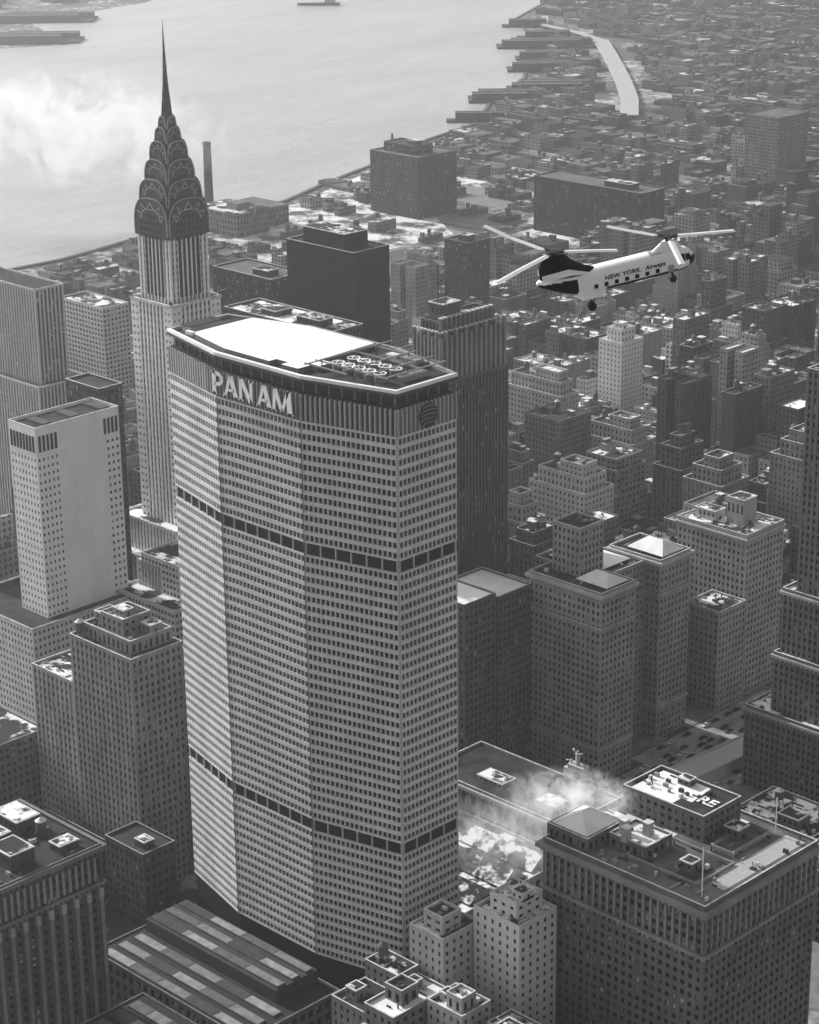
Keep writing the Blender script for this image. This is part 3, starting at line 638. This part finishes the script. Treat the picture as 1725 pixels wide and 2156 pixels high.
def term(e):
    for (x0,x1,y0,y1,z,h) in [(-30,44,-62,-48,24,5),(-30,44,-80,-66,24,5),(-30,44,-97,-83,24,5)]:
        mb=MB(); cy=(y0+y1)/2
        mb.face([(x0,y0,z),(x1,y0,z),(x1,cy,z+h),(x0,cy,z+h)],TAR); mb.face([(x0,y1,z),(x1,y1,z),(x1,cy,z+h),(x0,cy,z+h)],PATCH)
        mb.face([(x0,y0,z),(x0,cy,z+h),(x0,y1,z)],wall(.3)); mb.face([(x1,y0,z),(x1,cy,z+h),(x1,y1,z)],wall(.3)); link('gabled_roof',mb.mesh('gabled_roof'),e)
hero('railway_terminal','broad stone terminal with parapet and gabled roof monitors','station',[(-33,-102,79,34,0,36,'tar'),(-33,-36,79,66,0,23,'patch')],style(.26,5,9,2,3,.5),'tar',False,cornice=[(-33,-102,79,34,34.5,1,1.4,wall(.45))],extra=term,bulk=[(-20,-108,10,8,36,39),(10,-110,14,8,36,38)])
def statue():
    e=link('rooftop_sculpture',None,None,'pale stone sculpture group with standing figure above the parapet','statue')
    stn=wall(.5); mb=MB(); mb.box(-14,-2,-138,-134,36.2,42,stn); mb.box(-12,-4,-138.2,-134.2,42,44,stn); link('pedestal',mb.mesh('pedestal'),e)
    def fig(x,y,z,H,lean,arm):
        mb=MB(); rr=[]
        for t,rx in ((0,.20),(.12,.18),(.3,.15),(.5,.17),(.62,.14),(.78,.2),(.84,.08),(.88,.06),(.92,.09),(.97,.085),(1,.03)):
            rr.append([(x+lean*t*H+H*rx*math.cos(a*math.pi/5),y+H*rx*.7*math.sin(a*math.pi/5),z+t*H) for a in range(10)])
        mb.loft(rr,stn)
        for s_,u in arm: mb.bar((x+lean*.78*H+s_*.15*H,y,z+.78*H),(x+s_*.4*H,y,z+.78*H+u*H),.1*H,stn)
        link('figure',mb.mesh('figure',True),e)
    fig(-8,-136,44,6.5,0,[(-1,.12),(1,.25)]); fig(-12.5,-136,42,4.0,.35,[(-1,-.2)]); fig(-3.5,-136,42,4.0,-.35,[(1,-.2)])
statue()
hero('apartment_building','pale apartment block with regular square windows','apartment building',[(649,-404,48,23,0,70,'patch')],style(.6,3.3,3.4,1.3,1.5,.3),'patch',False)
hero('apartment_building','whitewashed narrow apartment tower with setback top','apartment building',[(335,-577,19,22,0,68,'patch'),(338,-580,12,14,68,76,'patch')],style(.75,3,3.3,1.9,2,.3),'patch',False,bulk=[(340,-583,7,6,76,80)])
hero('apartment_slab','broad dark slab block standing in snowy grounds','building',[(681,-1022,126,33,0,50,'grey')],style(.03,3,3.4,1,1.6,.3),'grey',False,bulk=[(700,-1030,30,12,50,55)],cope=COPG)
hero('hospital_building','wide grey institutional block with rooftop plant storeys','hospital',[(917,-982,64,53,0,58,'grey'),(930,-992,42,24,58,66,'tar')],style(.07,2.8,3.4,1,1.5,.3),'grey',False,bulk=[(935,-998,12,8,66,70)],cope=COPG)
hero('apartment_slab','hazy tall apartment slab with flat roof','building',[(752,-1322,40,50,0,70,'grey')],style(.2,3,3.4,1.3,1.6,.3),'grey',False,cope=COPG)
hero('office_building','dark mid-rise block with plain flat roof','office building',[(600,-715,25,24,0,70,'tar')],style(.04,2.8,3.4,1.2,1.6,.3),'tar',False,bulk=[(605,-720,10,8,70,75)],cope=COPG)
for nm in [('brick apartment block with snowy setbacks and bulkheads',330,-512,48,18,60,.4),('brown apartment block with stepped crown',135,-419,26,25,70,.2),('wide pale apartment block with terraces and roof tanks',171,-349,39,24,75,.46),('hazy slab with flat roof beside the avenue',93,-435,23,26,90,.2),('stepped brick block crowded with rooftop cabins',174,-304,20,18,70,.32),('broad grey apartment block with light parapet',235,-466,38,20,60,.32)]:
    l,x,y,wx,wy,z,v=nm
    hero('apartment_building',l,'apartment building',[(x,y,wx,wy,0,z-12,'patch'),(x+2.5,y-2.5,wx-7,wy-6,z-12,z-4,'tar'),(x+5,y-4,wx*.4,wy*.5,z-4,z+2,'patch')],style(v,2.9,3.4,1.7,1.8,.3),'patch',False,tanks=[(x+wx*.75,y-wy*.5,z-4)],bulk=[(x+wx*.55,y-wy*.3,4,4,z-4,z-1)])

def stack():
    e=link('power_station',None,None,'brick power station with tall round chimney by the river','power station')
    HERO.append((960,1085,-905,-800))
    st=style(.14,4,6,1.8,2.5,.4); mb=MB(); tier(mb,985,-815,58,40,0,22,st); tier(mb,1000,-855,50,38,0,17,st); link('wall',mb.mesh('wall'),e)
    mb=MB(); mb.box(985,1043,-855,-815,22.01,23,PATCH); mb.box(1000,1050,-893,-855,17.01,18,GREYR); mb.box(995,1010,-840,-825,23,29,wall(.2)); link('roof',mb.mesh('roof'),e)
    mb=MB(); mb.cyl(1062,-848,0,74,4.6,3.6,wall(.05),20,False); mb.cyl(1062,-848,72,75,4.0,4.0,wall(.05),20); link('chimney',mb.mesh('chimney',False),e)
stack()

# ------------------------------------------------------------------ generic city fabric
def shore(y):
    for a,c in zip(SH[:-1],SH[1:]):
        if c[1]<=y<=a[1]: return a[0]+(c[0]-a[0])*(y-a[1])/(c[1]-a[1])
    return 1010 if y>-300 else 2300
def vis(x,y,m=.03):
    dx,dy=x-CAM.x,y-CAM.y; D=(dx-dy)*S; c=-(dx+dy)*S
    return D, c/(D*.942+140)
def near_hero(x0,x1,y0,y1):
    return any(x0<h[1] and x1>h[0] and y0<h[3] and y1>h[2] for h in HERO)
lots=[]
rng=random.Random(11)
for i in range(0,len(edges),2):
    xa,xb=edges[i]+3,edges[i+1]-3
    if xb-xa<20: continue
    for k in range(len(YS)-1):
        yt,yb=YS[k]-11,YS[k+1]+11
        for row in range(2):
            y1=yt if row==0 else (yt+yb)/2-.5; y0=y1-(yt-yb)/2+1
            xx=xa
            while xx<xb-9:
                w=rng.uniform(10,30) if yt>-1300 else rng.uniform(16,52); w=min(w,xb-xx)
                lots.append((xx,xx+w-.8,y0+rng.uniform(0,7)*(row==1),y1-rng.uniform(0,5)*(row==0))); xx+=w
for k in range(len(YS)-1):
    xx=1003
    while xx<2200:
        w=rng.uniform(20,60); 
        for q in range(2):
            ya=YS[k+1]+12+q*30; lots.append((xx+rng.uniform(0,4),xx+w-4,ya,ya+rng.uniform(18,28)))
        xx+=w
cand=[];hid=[]
for (x0,x1,y0,y1) in lots:
    cx,cy=(x0+x1)/2,(y0+y1)/2; D,t=vis(cx,cy)
    if D<960 or D>4400 or abs(t)>.21: continue
    if cx>shore(cy)-24 or near_hero(x0,x1,y0,y1): continue
    if cy>-560 and cx>800 and rng.random()<.5: continue
    hx=False
    for a,c in zip(hw[:-1],hw[1:]):
        for q in range(5):
            px=a[0]+(c[0]-a[0])*q/4;py=a[1]+(c[1]-a[1])*q/4
            if abs(px-cx)<34 and abs(py-cy)<34: hx=True
    if hx: continue
    if D<1150: h=rng.choice((38,45,52,60,70,78))
    elif D<1500: h=rng.choice((22,30,38,45,55,64,74))
    elif D<2000: h=rng.choice((14,16,18,22,26,32,40,52))
    else: h=rng.choice((10,12,14,16,18,22,28)) if rng.random()<.94 else rng.uniform(35,60)
    if cx>400 and cy>-620: h=min(h,rng.choice((14,18,24,34,42)))
    if cx>640 and -1400<cy<-700: h=min(h,rng.choice((5,8,12,18,26)))
    if cx>880: h=min(h,rng.choice((6,8,10,13)))
    if cx>650 and -1150<cy<-700 and rng.random()<.5: continue
    if .05<t<.12 and 1250<D<1800: h=min(h,30)
    h*=rng.uniform(.9,1.1)
    hidden=(abs(t)>.19) or (-.105<t<.016 and D<1450) or (t<-.07 and D<1120)
    (hid if hidden else cand).append((D,x0,x1,y0,y1,h))
cand.sort()
desc={0:'dark brick',1:'brown brick',2:'grey stone',3:'pale brick',4:'whitewashed'}
vals=[.08,.15,.25,.4,.66]
NB=290
GRP='city blocks of close packed buildings'
for (D,x0,x1,y0,y1,h) in cand[:NB]:
    ci=rng.choice((0,0,0,1,1,1,2,2,3,3,4)); wv=vals[ci]*rng.choice((.9,1,1.1)); w=x1-x0;d=y1-y0
    st=style(round(wv,2),rng.choice((2.6,3,3.4)),3.4,rng.choice((1.3,1.5,1.9)),rng.choice((1.5,1.9)),rng.choice((.3,.5)),sd=rng.choice((None,.2)))
    rk=rng.choice(('patch','patch','patch','tar','tar','grey','snow','snow')); R={'patch':PATCH,'snow':SNOW,'tar':TAR,'grey':GREYR}[rk]
    kind='apartment_building' if rng.random()<.6 else 'office_building'
    lab='%s %s with %s flat roof'%(desc[ci],'apartment house' if kind[0]=='a' else 'commercial block',{'patch':'snow-patched','tar':'dark tarred','grey':'grey gravel','snow':'snow covered'}[rk])
    mb=MB(); rb=MB(); q_=rng.random()
    if w>17 and q_<.35:
        a=w*rng.uniform(.3,.4); T=[(x0,y1,a,d*.6,0,h),(x1-a,y1,a,d*.6,0,h),(x0,y1-d*.6-.02,w,d*.4,0,h*rng.uniform(1,1.06))]
        if rng.random()<.5: T.append((x0+2,y1-d*.6-2,w-4,d*.4-3,T[2][5],T[2][5]+6))
    elif h>36 and w>14 and q_<.85:
        a=rng.uniform(.55,.85)*h; ins=rng.uniform(1.2,3.5); T=[(x0,y1,w,d,0,a),(x0+ins,y1-ins,w-2*ins,d-2*ins,a,h)]
        if rng.random()<.5 and w>19: T.append((x0+ins*2,y1-ins*2,w-4.5*ins,d-4.5*ins,h,h+6))
    else: T=[(x0,y1,w,d,0,h)]
    cp=rng.choice((COPE,COPG,COPG,st['wall'],st['wall']))
    T=[t for t in T if t[2]>3 and t[3]>3]
    for t in T:
        tier(mb,*t,st); parapet(mb,t[0],t[1],t[2],t[3],t[5],.9,.4,st['wall'])
        rb.box(t[0]+.4,t[0]+t[2]-.4,t[1]-t[3]+.4,t[1]-.4,t[5]-.3,t[5]+.15,R); parapet(rb,t[0]-.06,t[1]+.06,t[2]+.12,t[3]+.12,t[5]+.9,.15,.45,cp)
    o=link(kind,mb.mesh(kind),None,lab,'building',None,GRP); link('roof',rb.mesh('roof'),o)
    for _ in range(rng.choice((1,2,2,3,4))):
        bb=MB(); t=rng.choice(T); z=t[5]
        if t is not T[-1] and T[-1][4]>0: t=T[-1]; z=t[5]
        bw=min(rng.uniform(2,6),t[2]*.4);bd=min(rng.uniform(2,6),t[3]*.4); bx=t[0]+1+rng.random()*max(.1,t[2]-bw-2); by=t[1]-1-rng.random()*max(.1,t[3]-bd-2); bh=rng.uniform(2.2,5.5)
        bb.box(bx,bx+bw,by-bd,by,z+.16,z+bh,rng.choice((st['wall'],wall(.3),wall(.1)))); bb.box(bx-.1,bx+bw+.1,by-bd-.1,by+.1,z+bh,z+bh+.25,rng.choice((COPE,TAR,COPG)))
        link('stair_bulkhead',bb.mesh('stair_bulkhead'),o)
    t=T[-1]; z=t[5]
    if t[2]>6 and t[3]>6: clutter(t[0]+.6,t[0]+t[2]-.6,t[1]-t[3]+.6,t[1]-.6,z,o,7,rng)
    if rng.random()<.5 and t[2]>8 and t[3]>8: tank(t[0]+t[2]*rng.uniform(.3,.7),t[1]-t[3]*rng.uniform(.3,.7),z+.16,o,1.7)
FAR=[city_far(i,v) for i,v in enumerate((.07,.1,.13,.17,.22,.3))]
mb=MB()
for (D,x0,x1,y0,y1,h) in cand[NB:]+hid:
    m=rng.choice(FAR); R=rng.choice((FARR,FARR,TAR,TAR,GREYR,GREYR,GREYR))
    k=rng.random()
    if x1-x0>16 and k<.6:
        xm=(x0+x1)/2+rng.uniform(-3,3); mb.poly(rectp(x0,xm,y0,y1),0,h,m,R); mb.poly(rectp(xm+.5,x1,y0,y1-rng.uniform(0,8)),0,h*rng.uniform(.7,1.25),rng.choice(FAR),rng.choice((FARR,TAR,GREYR)))
    elif k<.8:
        mb.poly(rectp(x0,x1,y0,(y0+y1)/2),0,h,m,R); mb.poly(rectp(x0,(x0+x1)/2,(y0+y1)/2+.01,y1),0,h*.95,m,R)
    else:
        mb.poly(rectp(x0,x1,y0,y1),0,h,m,R); mb.poly(rectp(x0+3,x1-3,y0+3,y1-4),h,h*1.2,m,rng.choice((FARR,TAR)))
    for _ in range(2):
        bx=rng.uniform(x0,x1-5);by=rng.uniform(y0+4,max(y0+5,y1)); s1=rng.uniform(2,5); mb.poly(rectp(bx,bx+s1,by-s1,by),0,h+rng.uniform(2.5,6),m,rng.choice((COPG,COPG,TAR)))
link('distant_buildings',mb.mesh('distant_buildings'),label='mass of far hazy city rooftops along the river',cat='buildings',kind='stuff')
mb=MB()
for _ in range(260):
    x=rng.uniform(2240,3300);y=rng.uniform(-2300,-1000)
    if x<2300+(-1300-y)*.35+60: continue
    w=rng.uniform(20,60);d=rng.uniform(20,50); mb.poly(rectp(x,x+w,y,y+d),0,rng.uniform(6,24),rng.choice(FAR),rng.choice((FARR,TAR,GREYR)))
link('distant_buildings',mb.mesh('distant_buildings'),label='low hazy industrial buildings on the opposite shore',cat='buildings',kind='stuff')

# ------------------------------------------------------------------ cars
def make_car(v,x,y,a,z=.07):
    pm=plain('car_paint_%d'%int(v*100),v,.3,0,.05)
    if v not in make_car.c:
        mb=MB(); P=[(-2.4,.45),(-2.4,.85),(-1.5,.95),(1.1,.95),(2.2,.85),(2.45,.6),(2.4,.35),(-2.3,.35)]
        mb.loft([[(p,-.9,q) for p,q in P],[(p,.9,q) for p,q in P]],pm)
        Q=[(-1.3,.96),(-.95,1.42),(.35,1.42),(.95,.96)]
        mb.loft([[(p*.93-.02,-.66,1.425 if q>1 else 1.36) for p,q in ((-.95,2),(-.95,0),(.35,0),(.35,2))],[(p*.93-.02,.66,1.425 if q>1 else 1.36) for p,q in ((-.95,2),(-.95,0),(.35,0),(.35,2))]],pm)
        g=MB(); g.loft([[(p,-.74,q) for p,q in Q],[(p,.74,q) for p,q in Q]],BLACK)
        wl=MB(); k=[]
        for yy in (-.12,.12): k.append([(.33*math.cos(t*math.pi/6),yy,.33*math.sin(t*math.pi/6)) for t in range(12)])
        wl.loft(k,RUB)
        make_car.c[v]=(mb.mesh('car'),g.mesh('window'),wl.mesh('wheel'))
    b,g,w=make_car.c[v]
    o=link('car',b,None,{True:'pale saloon car driving on the snowy avenue',False:'dark saloon car driving on the snowy avenue'}[v>.3],'car',None,'cars on the avenue'); o.location=(x,y,z); o.rotation_euler=(0,0,a)
    link('window',g,o)
    for dx in (-1.5,1.5):
        for dy in (-.82,.82): q=link('wheel',w,o); q.location=(dx,dy,.33)
make_car.c={}
LN={}
for k in range(78):
    x=rng.choice((-11,-7,13,17.8,22,26,33.5,33.5)); LN[x]=LN.get(x,-178 if x<30 else -232)-rng.uniform(6,20); make_car(rng.choice((.03,.03,.03,.8,.1)),x,LN[x],math.pi/2*(1 if x>7 else -1))
# ------------------------------------------------------------------ helicopter
def heli():
    e=link('helicopter',None,None,'white and black tandem-rotor passenger helicopter flying above the rooftops','helicopter')
    grey=plain('blade_grey',.7,.5,0,.05)
    body=[(7.15,-.22,.1,.1),(7.05,-.19,.32,.34),(6.8,-.13,.58,.62),(6.4,-.06,.83,.9),(5.8,0,1.0,1.05),(5.0,0,1.06,1.12),(3,0,1.08,1.14),(0,0,1.08,1.14),(-2.4,0,1.08,1.14),(-3.4,.06,1.06,1.08),(-4.4,.2,1.0,.95),(-5.4,.42,.86,.76),(-6.2,.62,.66,.54),(-6.8,.74,.44,.34),(-7.1,.8,.2,.18)]
    n=40
    def ring(x,zc,w,h): 
        out=[]
        for i in range(n):
            a=2*math.pi*i/n; c,s=math.cos(a),math.sin(a); k=.88
            out.append((x,w*(abs(c)**k)*(1 if c>=0 else -1),zc+h*(abs(s)**k)*(1 if s>=0 else -1)))
        return out
    st=[]
    for A,B in zip(body[:-1],body[1:]):
        for q in range(3): t=q/3; st.append(tuple(A[i]+(B[i]-A[i])*t for i in range(4)))
    st.append(body[-1])
    mb=MB(); mb.loft([ring(*s_) for s_ in st],WHITE)
    kb=mb.m(BLACK); kg=mb.m(plain('fuselage_grey',.35,.5))
    for i,f in enumerate(mb.f):
        if len(f)>4: mb.mi[i]=kb if mb.v[f[0]][0]>0 else 0; continue
        x=sum(mb.v[j][0] for j in f)/4; z=sum(mb.v[j][2] for j in f)/4
        if z<-.62 and x>-5: mb.mi[i]=kb
        elif x<-3.7 and z<.8: mb.mi[i]=kb
        elif x>6.4 and z<.2: mb.mi[i]=kb
        elif x>3.2 and z>1.0: mb.mi[i]=kg
    link('fuselage',mb.mesh('fuselage',True),e)
    def air(x0,x1,w,z):
        out=[]
        for i in range(24):
            a=2*math.pi*i/24; t=(1+math.cos(a))/2; out.append((x0+(x1-x0)*t,w*math.sin(a)*(.45+.55*t)**.5,z))
        return out
    mb=MB(); mb.loft([air(-6.75,-.9,.78,.78),air(-6.8,-1.8,.76,1.08),air(-6.82,-2.6,.7,1.45),air(-6.8,-3.3,.64,1.95),air(-6.7,-3.9,.56,2.4),air(-6.55,-4.2,.5,2.8),air(-6.3,-4.5,.38,3.05)],BLACK); link('rear_pylon',mb.mesh('rear_pylon',True),e)
    mb=MB()
    for sy in (-1,1):
        mb.face([(-6.75,sy*.74,1.15),(-6.75,sy*.7,1.75),(-4.4,sy*.88,1.9),(-3.0,sy*.92,1.35),(-1.8,sy*.94,.9),(-4.2,sy*.97,1.3)],WHITE)
    link('tail_stripe',mb.mesh('tail_stripe'),e)
    mb=MB(); mb.loft([air(3.0,6.1,.72,.88),air(3.4,5.9,.62,1.2),air(3.9,5.7,.5,1.55),air(4.3,5.45,.36,1.85)],WHITE); link('front_pylon',mb.mesh('front_pylon',True),e)
    for sy in (-1,1):
        mb=MB(); mb.loft([[(x0,sy*.95+dy,z) for x0,z,dy in ((-1.2,-.55,0),(-1.6,-.95,0),(-4.0,-.85,0),(-3.8,-.4,0))],[(x0,sy*.95+sy*.85,z) for x0,z,dy in ((-1.7,-.75,0),(-1.9,-.95,0),(-3.7,-.9,0),(-3.5,-.6,0))]],WHITE); link('sponson',mb.mesh('sponson'),e)
        mb=MB(); mb.bar((-2.9,sy*1.5,-.8),(-2.9,sy*1.5,-1.7),.16,DMET); mb.bar((-2.2,sy*1.3,-.9),(-2.9,sy*1.5,-1.6),.1,DMET); link('landing_strut',mb.mesh('strut'),e)
        mb=MB(); mb.loft([[(-2.9+.38*math.cos(t*math.pi/7),sy*1.5+yy_,-1.75+.38*math.sin(t*math.pi/7)) for t in range(14)] for yy_ in (-.22,.22)],RUB); link('wheel',mb.mesh('wheel'),e)
    mb=MB(); mb.bar((5.0,0,-1.0),(5.0,0,-1.85),.16,DMET); link('landing_strut',mb.mesh('strut'),e)
    mb=MB(); mb.loft([[(5.0+.32*math.cos(t*math.pi/7),yy_,-1.85+.32*math.sin(t*math.pi/7)) for t in range(14)] for yy_ in (-.22,.22)],RUB); link('wheel',mb.mesh('wheel'),e)
    for k in range(7):
        for sy in (-1,1):
            mb=MB(); x=-2.2+k*.93; mb.box(x-.17,x+.17,min(sy*1.02,sy*1.115),max(sy*1.02,sy*1.115),-.42,-.04,BLACK); link('window',mb.mesh('window'),e)
    for sy in (-1,1):
        mb=MB(); mb.face([(5.25,sy*1.1,.05),(6.0,sy*.99,.05),(5.95,sy*.9,.7),(5.3,sy*.98,.78)],BLACK); link('cockpit_window',mb.mesh('cockpit_window'),e)
        mb=MB(); mb.face([(6.08,sy*.99,.05),(6.7,sy*.78,.0),(6.45,sy*.74,.55),(6.02,sy*.92,.67)],BLACK); link('cockpit_window',mb.mesh('cockpit_window'),e)
        mb=MB(); mb.face([(4.35,sy*1.105,-.66),(4.9,sy*1.1,-.66),(4.9,sy*1.105,.0),(4.35,sy*1.11,.0)],plain('fuselage_grey',.35,.5)); link('door',mb.mesh('door'),e)
    mb=MB(); mb.face([(6.97,-.4,.05),(6.97,.4,.05),(6.5,.52,.62),(6.5,-.52,.62)],BLACK); link('cockpit_window',mb.mesh('cockpit_window'),e)
    for s_,sz,x,sc_ in (('NEW YORK',.5,.25,1.15),('Airways',.52,3.2,1.0)):
        me=text(s_,sz,.01,.02,1.08); me.materials.append(BLACK)
        for v in me.vertices:
            if s_=='Airways': v.co.x+=v.co.y*.3
        for v in me.vertices:
            zz=.16+v.co.y; out=v.co.z
            q=max(0,1-min(1,abs(zz)/1.14)**(2/.88))**(.88/2)
            v.co=Vector((v.co.x*sc_,-(1.08*q+.03)-max(0,out),zz))
        o=link('lettering',me,e); o.location=(x,0,0)
    def rotor(hx,hz,blades,nm):
        h=link(nm,None,e); h.location=(hx,0,hz); h.rotation_euler=(0,math.radians(10),0)
        mb=MB(); mb.cyl(0,0,-.9,.12,.2,.2,DMET,12); mb.cyl(0,0,-.1,.1,.42,.42,DMET,12)
        for a,l,dr in blades: mb.bar((0,0,0),(.9*math.cos(a),.9*math.sin(a),.02),.16,DMET)
        link('rotor_hub',mb.mesh('rotor_hub'),h)
        for a,l,dr in blades:
            mb=MB(); mb.loft([[(x,-w*.4,z-.03),(x,0,z+.05),(x,w*.6,z-.01),(x,0,z-.04)] for x,w,z in ((.8,.25,0),(1.2,.6,.0),(l*.6,.6,-.0+dr*.3),(l,.6,dr))],grey)
            o=link('rotor_blade',mb.mesh('rotor_blade'),h); o.rotation_euler=(0,0,a)
    R=math.radians
    rotor(-5.3,3.4,[(R(-5),5.6,-.1),(R(129),7.2,.5),(R(216),7.8,-.2)],'rear_rotor')
    rotor(4.9,2.2,[(R(146),5.4,.1),(R(1),6.2,0),(R(262),5.6,-.1)],'front_rotor')
    h0=Vector((S,-S,0)); r0=Vector((-S,-S,0)); up=Vector((0,0,1))
    yaw=R(12); fwd=(r0*math.cos(yaw)+h0*math.sin(yaw)); left=up.cross(fwd)
    pit=R(10.5); f2=fwd*math.cos(pit)+up*math.sin(pit); u2=f2.cross(left).normalized()
    ro=R(11); u3=u2*math.cos(ro)-left*math.sin(ro); l3=u3.cross(f2).normalized()
    M=Matrix((f2,l3,u3)).transposed().to_4x4(); M.translation=Vector((-414.2,338.3,400.25)); e.matrix_world=M@Matrix.Scale(1.07,4)
heli()

# ------------------------------------------------------------------ haze and smoke
def volbox(name,lo,hi,mat,lab,cat):
    mb=MB(); mb.box(lo[0],hi[0],lo[1],hi[1],lo[2],hi[2],mat); me=mb.mesh(name)
    import bmesh
    bm=bmesh.new(); bm.from_mesh(me); bmesh.ops.recalc_face_normals(bm,faces=bm.faces); bm.to_mesh(me); bm.free()
    return link(name,me,None,lab,cat,'stuff')
hm=bpy.data.materials.new('city_haze'); hm.use_nodes=True; nt=hm.node_tree; nt.nodes.clear()
o=N(nt,'ShaderNodeOutputMaterial'); vs=N(nt,'ShaderNodeVolumeScatter'); vs.inputs['Density'].default_value=.00009; vs.inputs['Anisotropy'].default_value=.6; vs.inputs['Color'].default_value=g4(.98)
nt.links.new(vs.outputs[0],o.inputs['Volume'])
volbox('haze',(-2500,-8000,-5),(8000,2500,560),hm,'thin winter haze lying over the whole city','haze')
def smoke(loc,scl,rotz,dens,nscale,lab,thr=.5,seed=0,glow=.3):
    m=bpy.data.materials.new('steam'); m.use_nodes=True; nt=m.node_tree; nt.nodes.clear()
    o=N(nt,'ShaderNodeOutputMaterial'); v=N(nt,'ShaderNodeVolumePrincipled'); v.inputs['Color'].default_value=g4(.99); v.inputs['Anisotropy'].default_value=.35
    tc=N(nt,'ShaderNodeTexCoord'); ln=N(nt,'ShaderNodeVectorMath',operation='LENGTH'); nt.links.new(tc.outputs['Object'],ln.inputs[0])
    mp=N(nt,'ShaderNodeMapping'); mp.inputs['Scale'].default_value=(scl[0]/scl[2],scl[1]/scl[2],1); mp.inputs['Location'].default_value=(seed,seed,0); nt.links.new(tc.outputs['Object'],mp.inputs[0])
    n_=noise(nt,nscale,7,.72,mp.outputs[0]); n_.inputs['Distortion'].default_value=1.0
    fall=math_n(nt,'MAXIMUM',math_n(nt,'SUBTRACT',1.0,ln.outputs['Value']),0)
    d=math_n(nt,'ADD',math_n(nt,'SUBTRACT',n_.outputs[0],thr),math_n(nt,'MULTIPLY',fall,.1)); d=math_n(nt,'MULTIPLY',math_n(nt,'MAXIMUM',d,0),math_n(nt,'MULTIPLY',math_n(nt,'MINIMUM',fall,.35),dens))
    nt.links.new(d,v.inputs['Density']); nt.links.new(math_n(nt,'MULTIPLY',d,glow),v.inputs['Emission Strength']); v.inputs['Emission Color'].default_value=g4(1)  # added emission, stands in for light scattered many times inside the steam
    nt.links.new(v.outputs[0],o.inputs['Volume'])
    bpy.ops.mesh.primitive_ico_sphere_add(subdivisions=3,radius=1); ob=bpy.context.active_object; ob.name='steam_plume'; ob.data.materials.append(m)
    ob.location=loc; ob.scale=scl; ob.rotation_euler=(0,-.08,rotz); ob['label']=lab; ob['category']='smoke'; ob['kind']='stuff'
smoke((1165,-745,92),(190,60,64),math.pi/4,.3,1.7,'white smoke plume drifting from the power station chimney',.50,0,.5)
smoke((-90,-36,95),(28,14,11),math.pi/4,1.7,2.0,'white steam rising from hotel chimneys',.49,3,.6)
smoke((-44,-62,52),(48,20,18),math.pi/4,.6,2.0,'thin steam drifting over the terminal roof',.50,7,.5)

# ------------------------------------------------------------------ light
az=math.radians(3); el=math.radians(29)
sd=Vector((math.cos(az)*math.cos(el),math.sin(az)*math.cos(el),math.sin(el)))
L=bpy.data.lights.new('sun','SUN'); L.energy=5.0; L.angle=math.radians(.6); L.color=(1,.995,.985); lo=link('sun',L); lo.rotation_euler=(-sd).to_track_quat('-Z','Y').to_euler()
w=bpy.data.worlds.new('World'); sc.world=w; w.use_nodes=True; nt=w.node_tree; bg=nt.nodes['Background']
sky=N(nt,'ShaderNodeTexSky'); sky.sky_type='NISHITA'; sky.sun_disc=False; sky.sun_elevation=el; sky.sun_rotation=math.radians(90)-az; sky.dust_density=4; sky.air_density=1.5
bw=N(nt,'ShaderNodeRGBToBW'); nt.links.new(sky.outputs[0],bw.inputs[0]); nt.links.new(bw.outputs[0],bg.inputs[0]); bg.inputs[1].default_value=.15

# ------------------------------------------------------------------ camera
th=math.radians(19.65); ee=.0123
f=Vector((S*math.cos(th),-S*math.cos(th),-math.sin(th))); r0=Vector((-S,-S,0)); u0=Vector((S*math.sin(th),-S*math.sin(th),math.cos(th)))
r=r0*math.cos(ee)-u0*math.sin(ee); u=r0*math.sin(ee)+u0*math.cos(ee)
M=Matrix((r,u,-f)).transposed().to_4x4(); M.translation=CAM
cd=bpy.data.cameras.new('camera'); cd.sensor_fit='HORIZONTAL'; cd.sensor_width=36; cd.lens=36*4700/1725; cd.clip_start=1; cd.clip_end=60000
co=link('camera',cd); co.matrix_world=M; sc.camera=co
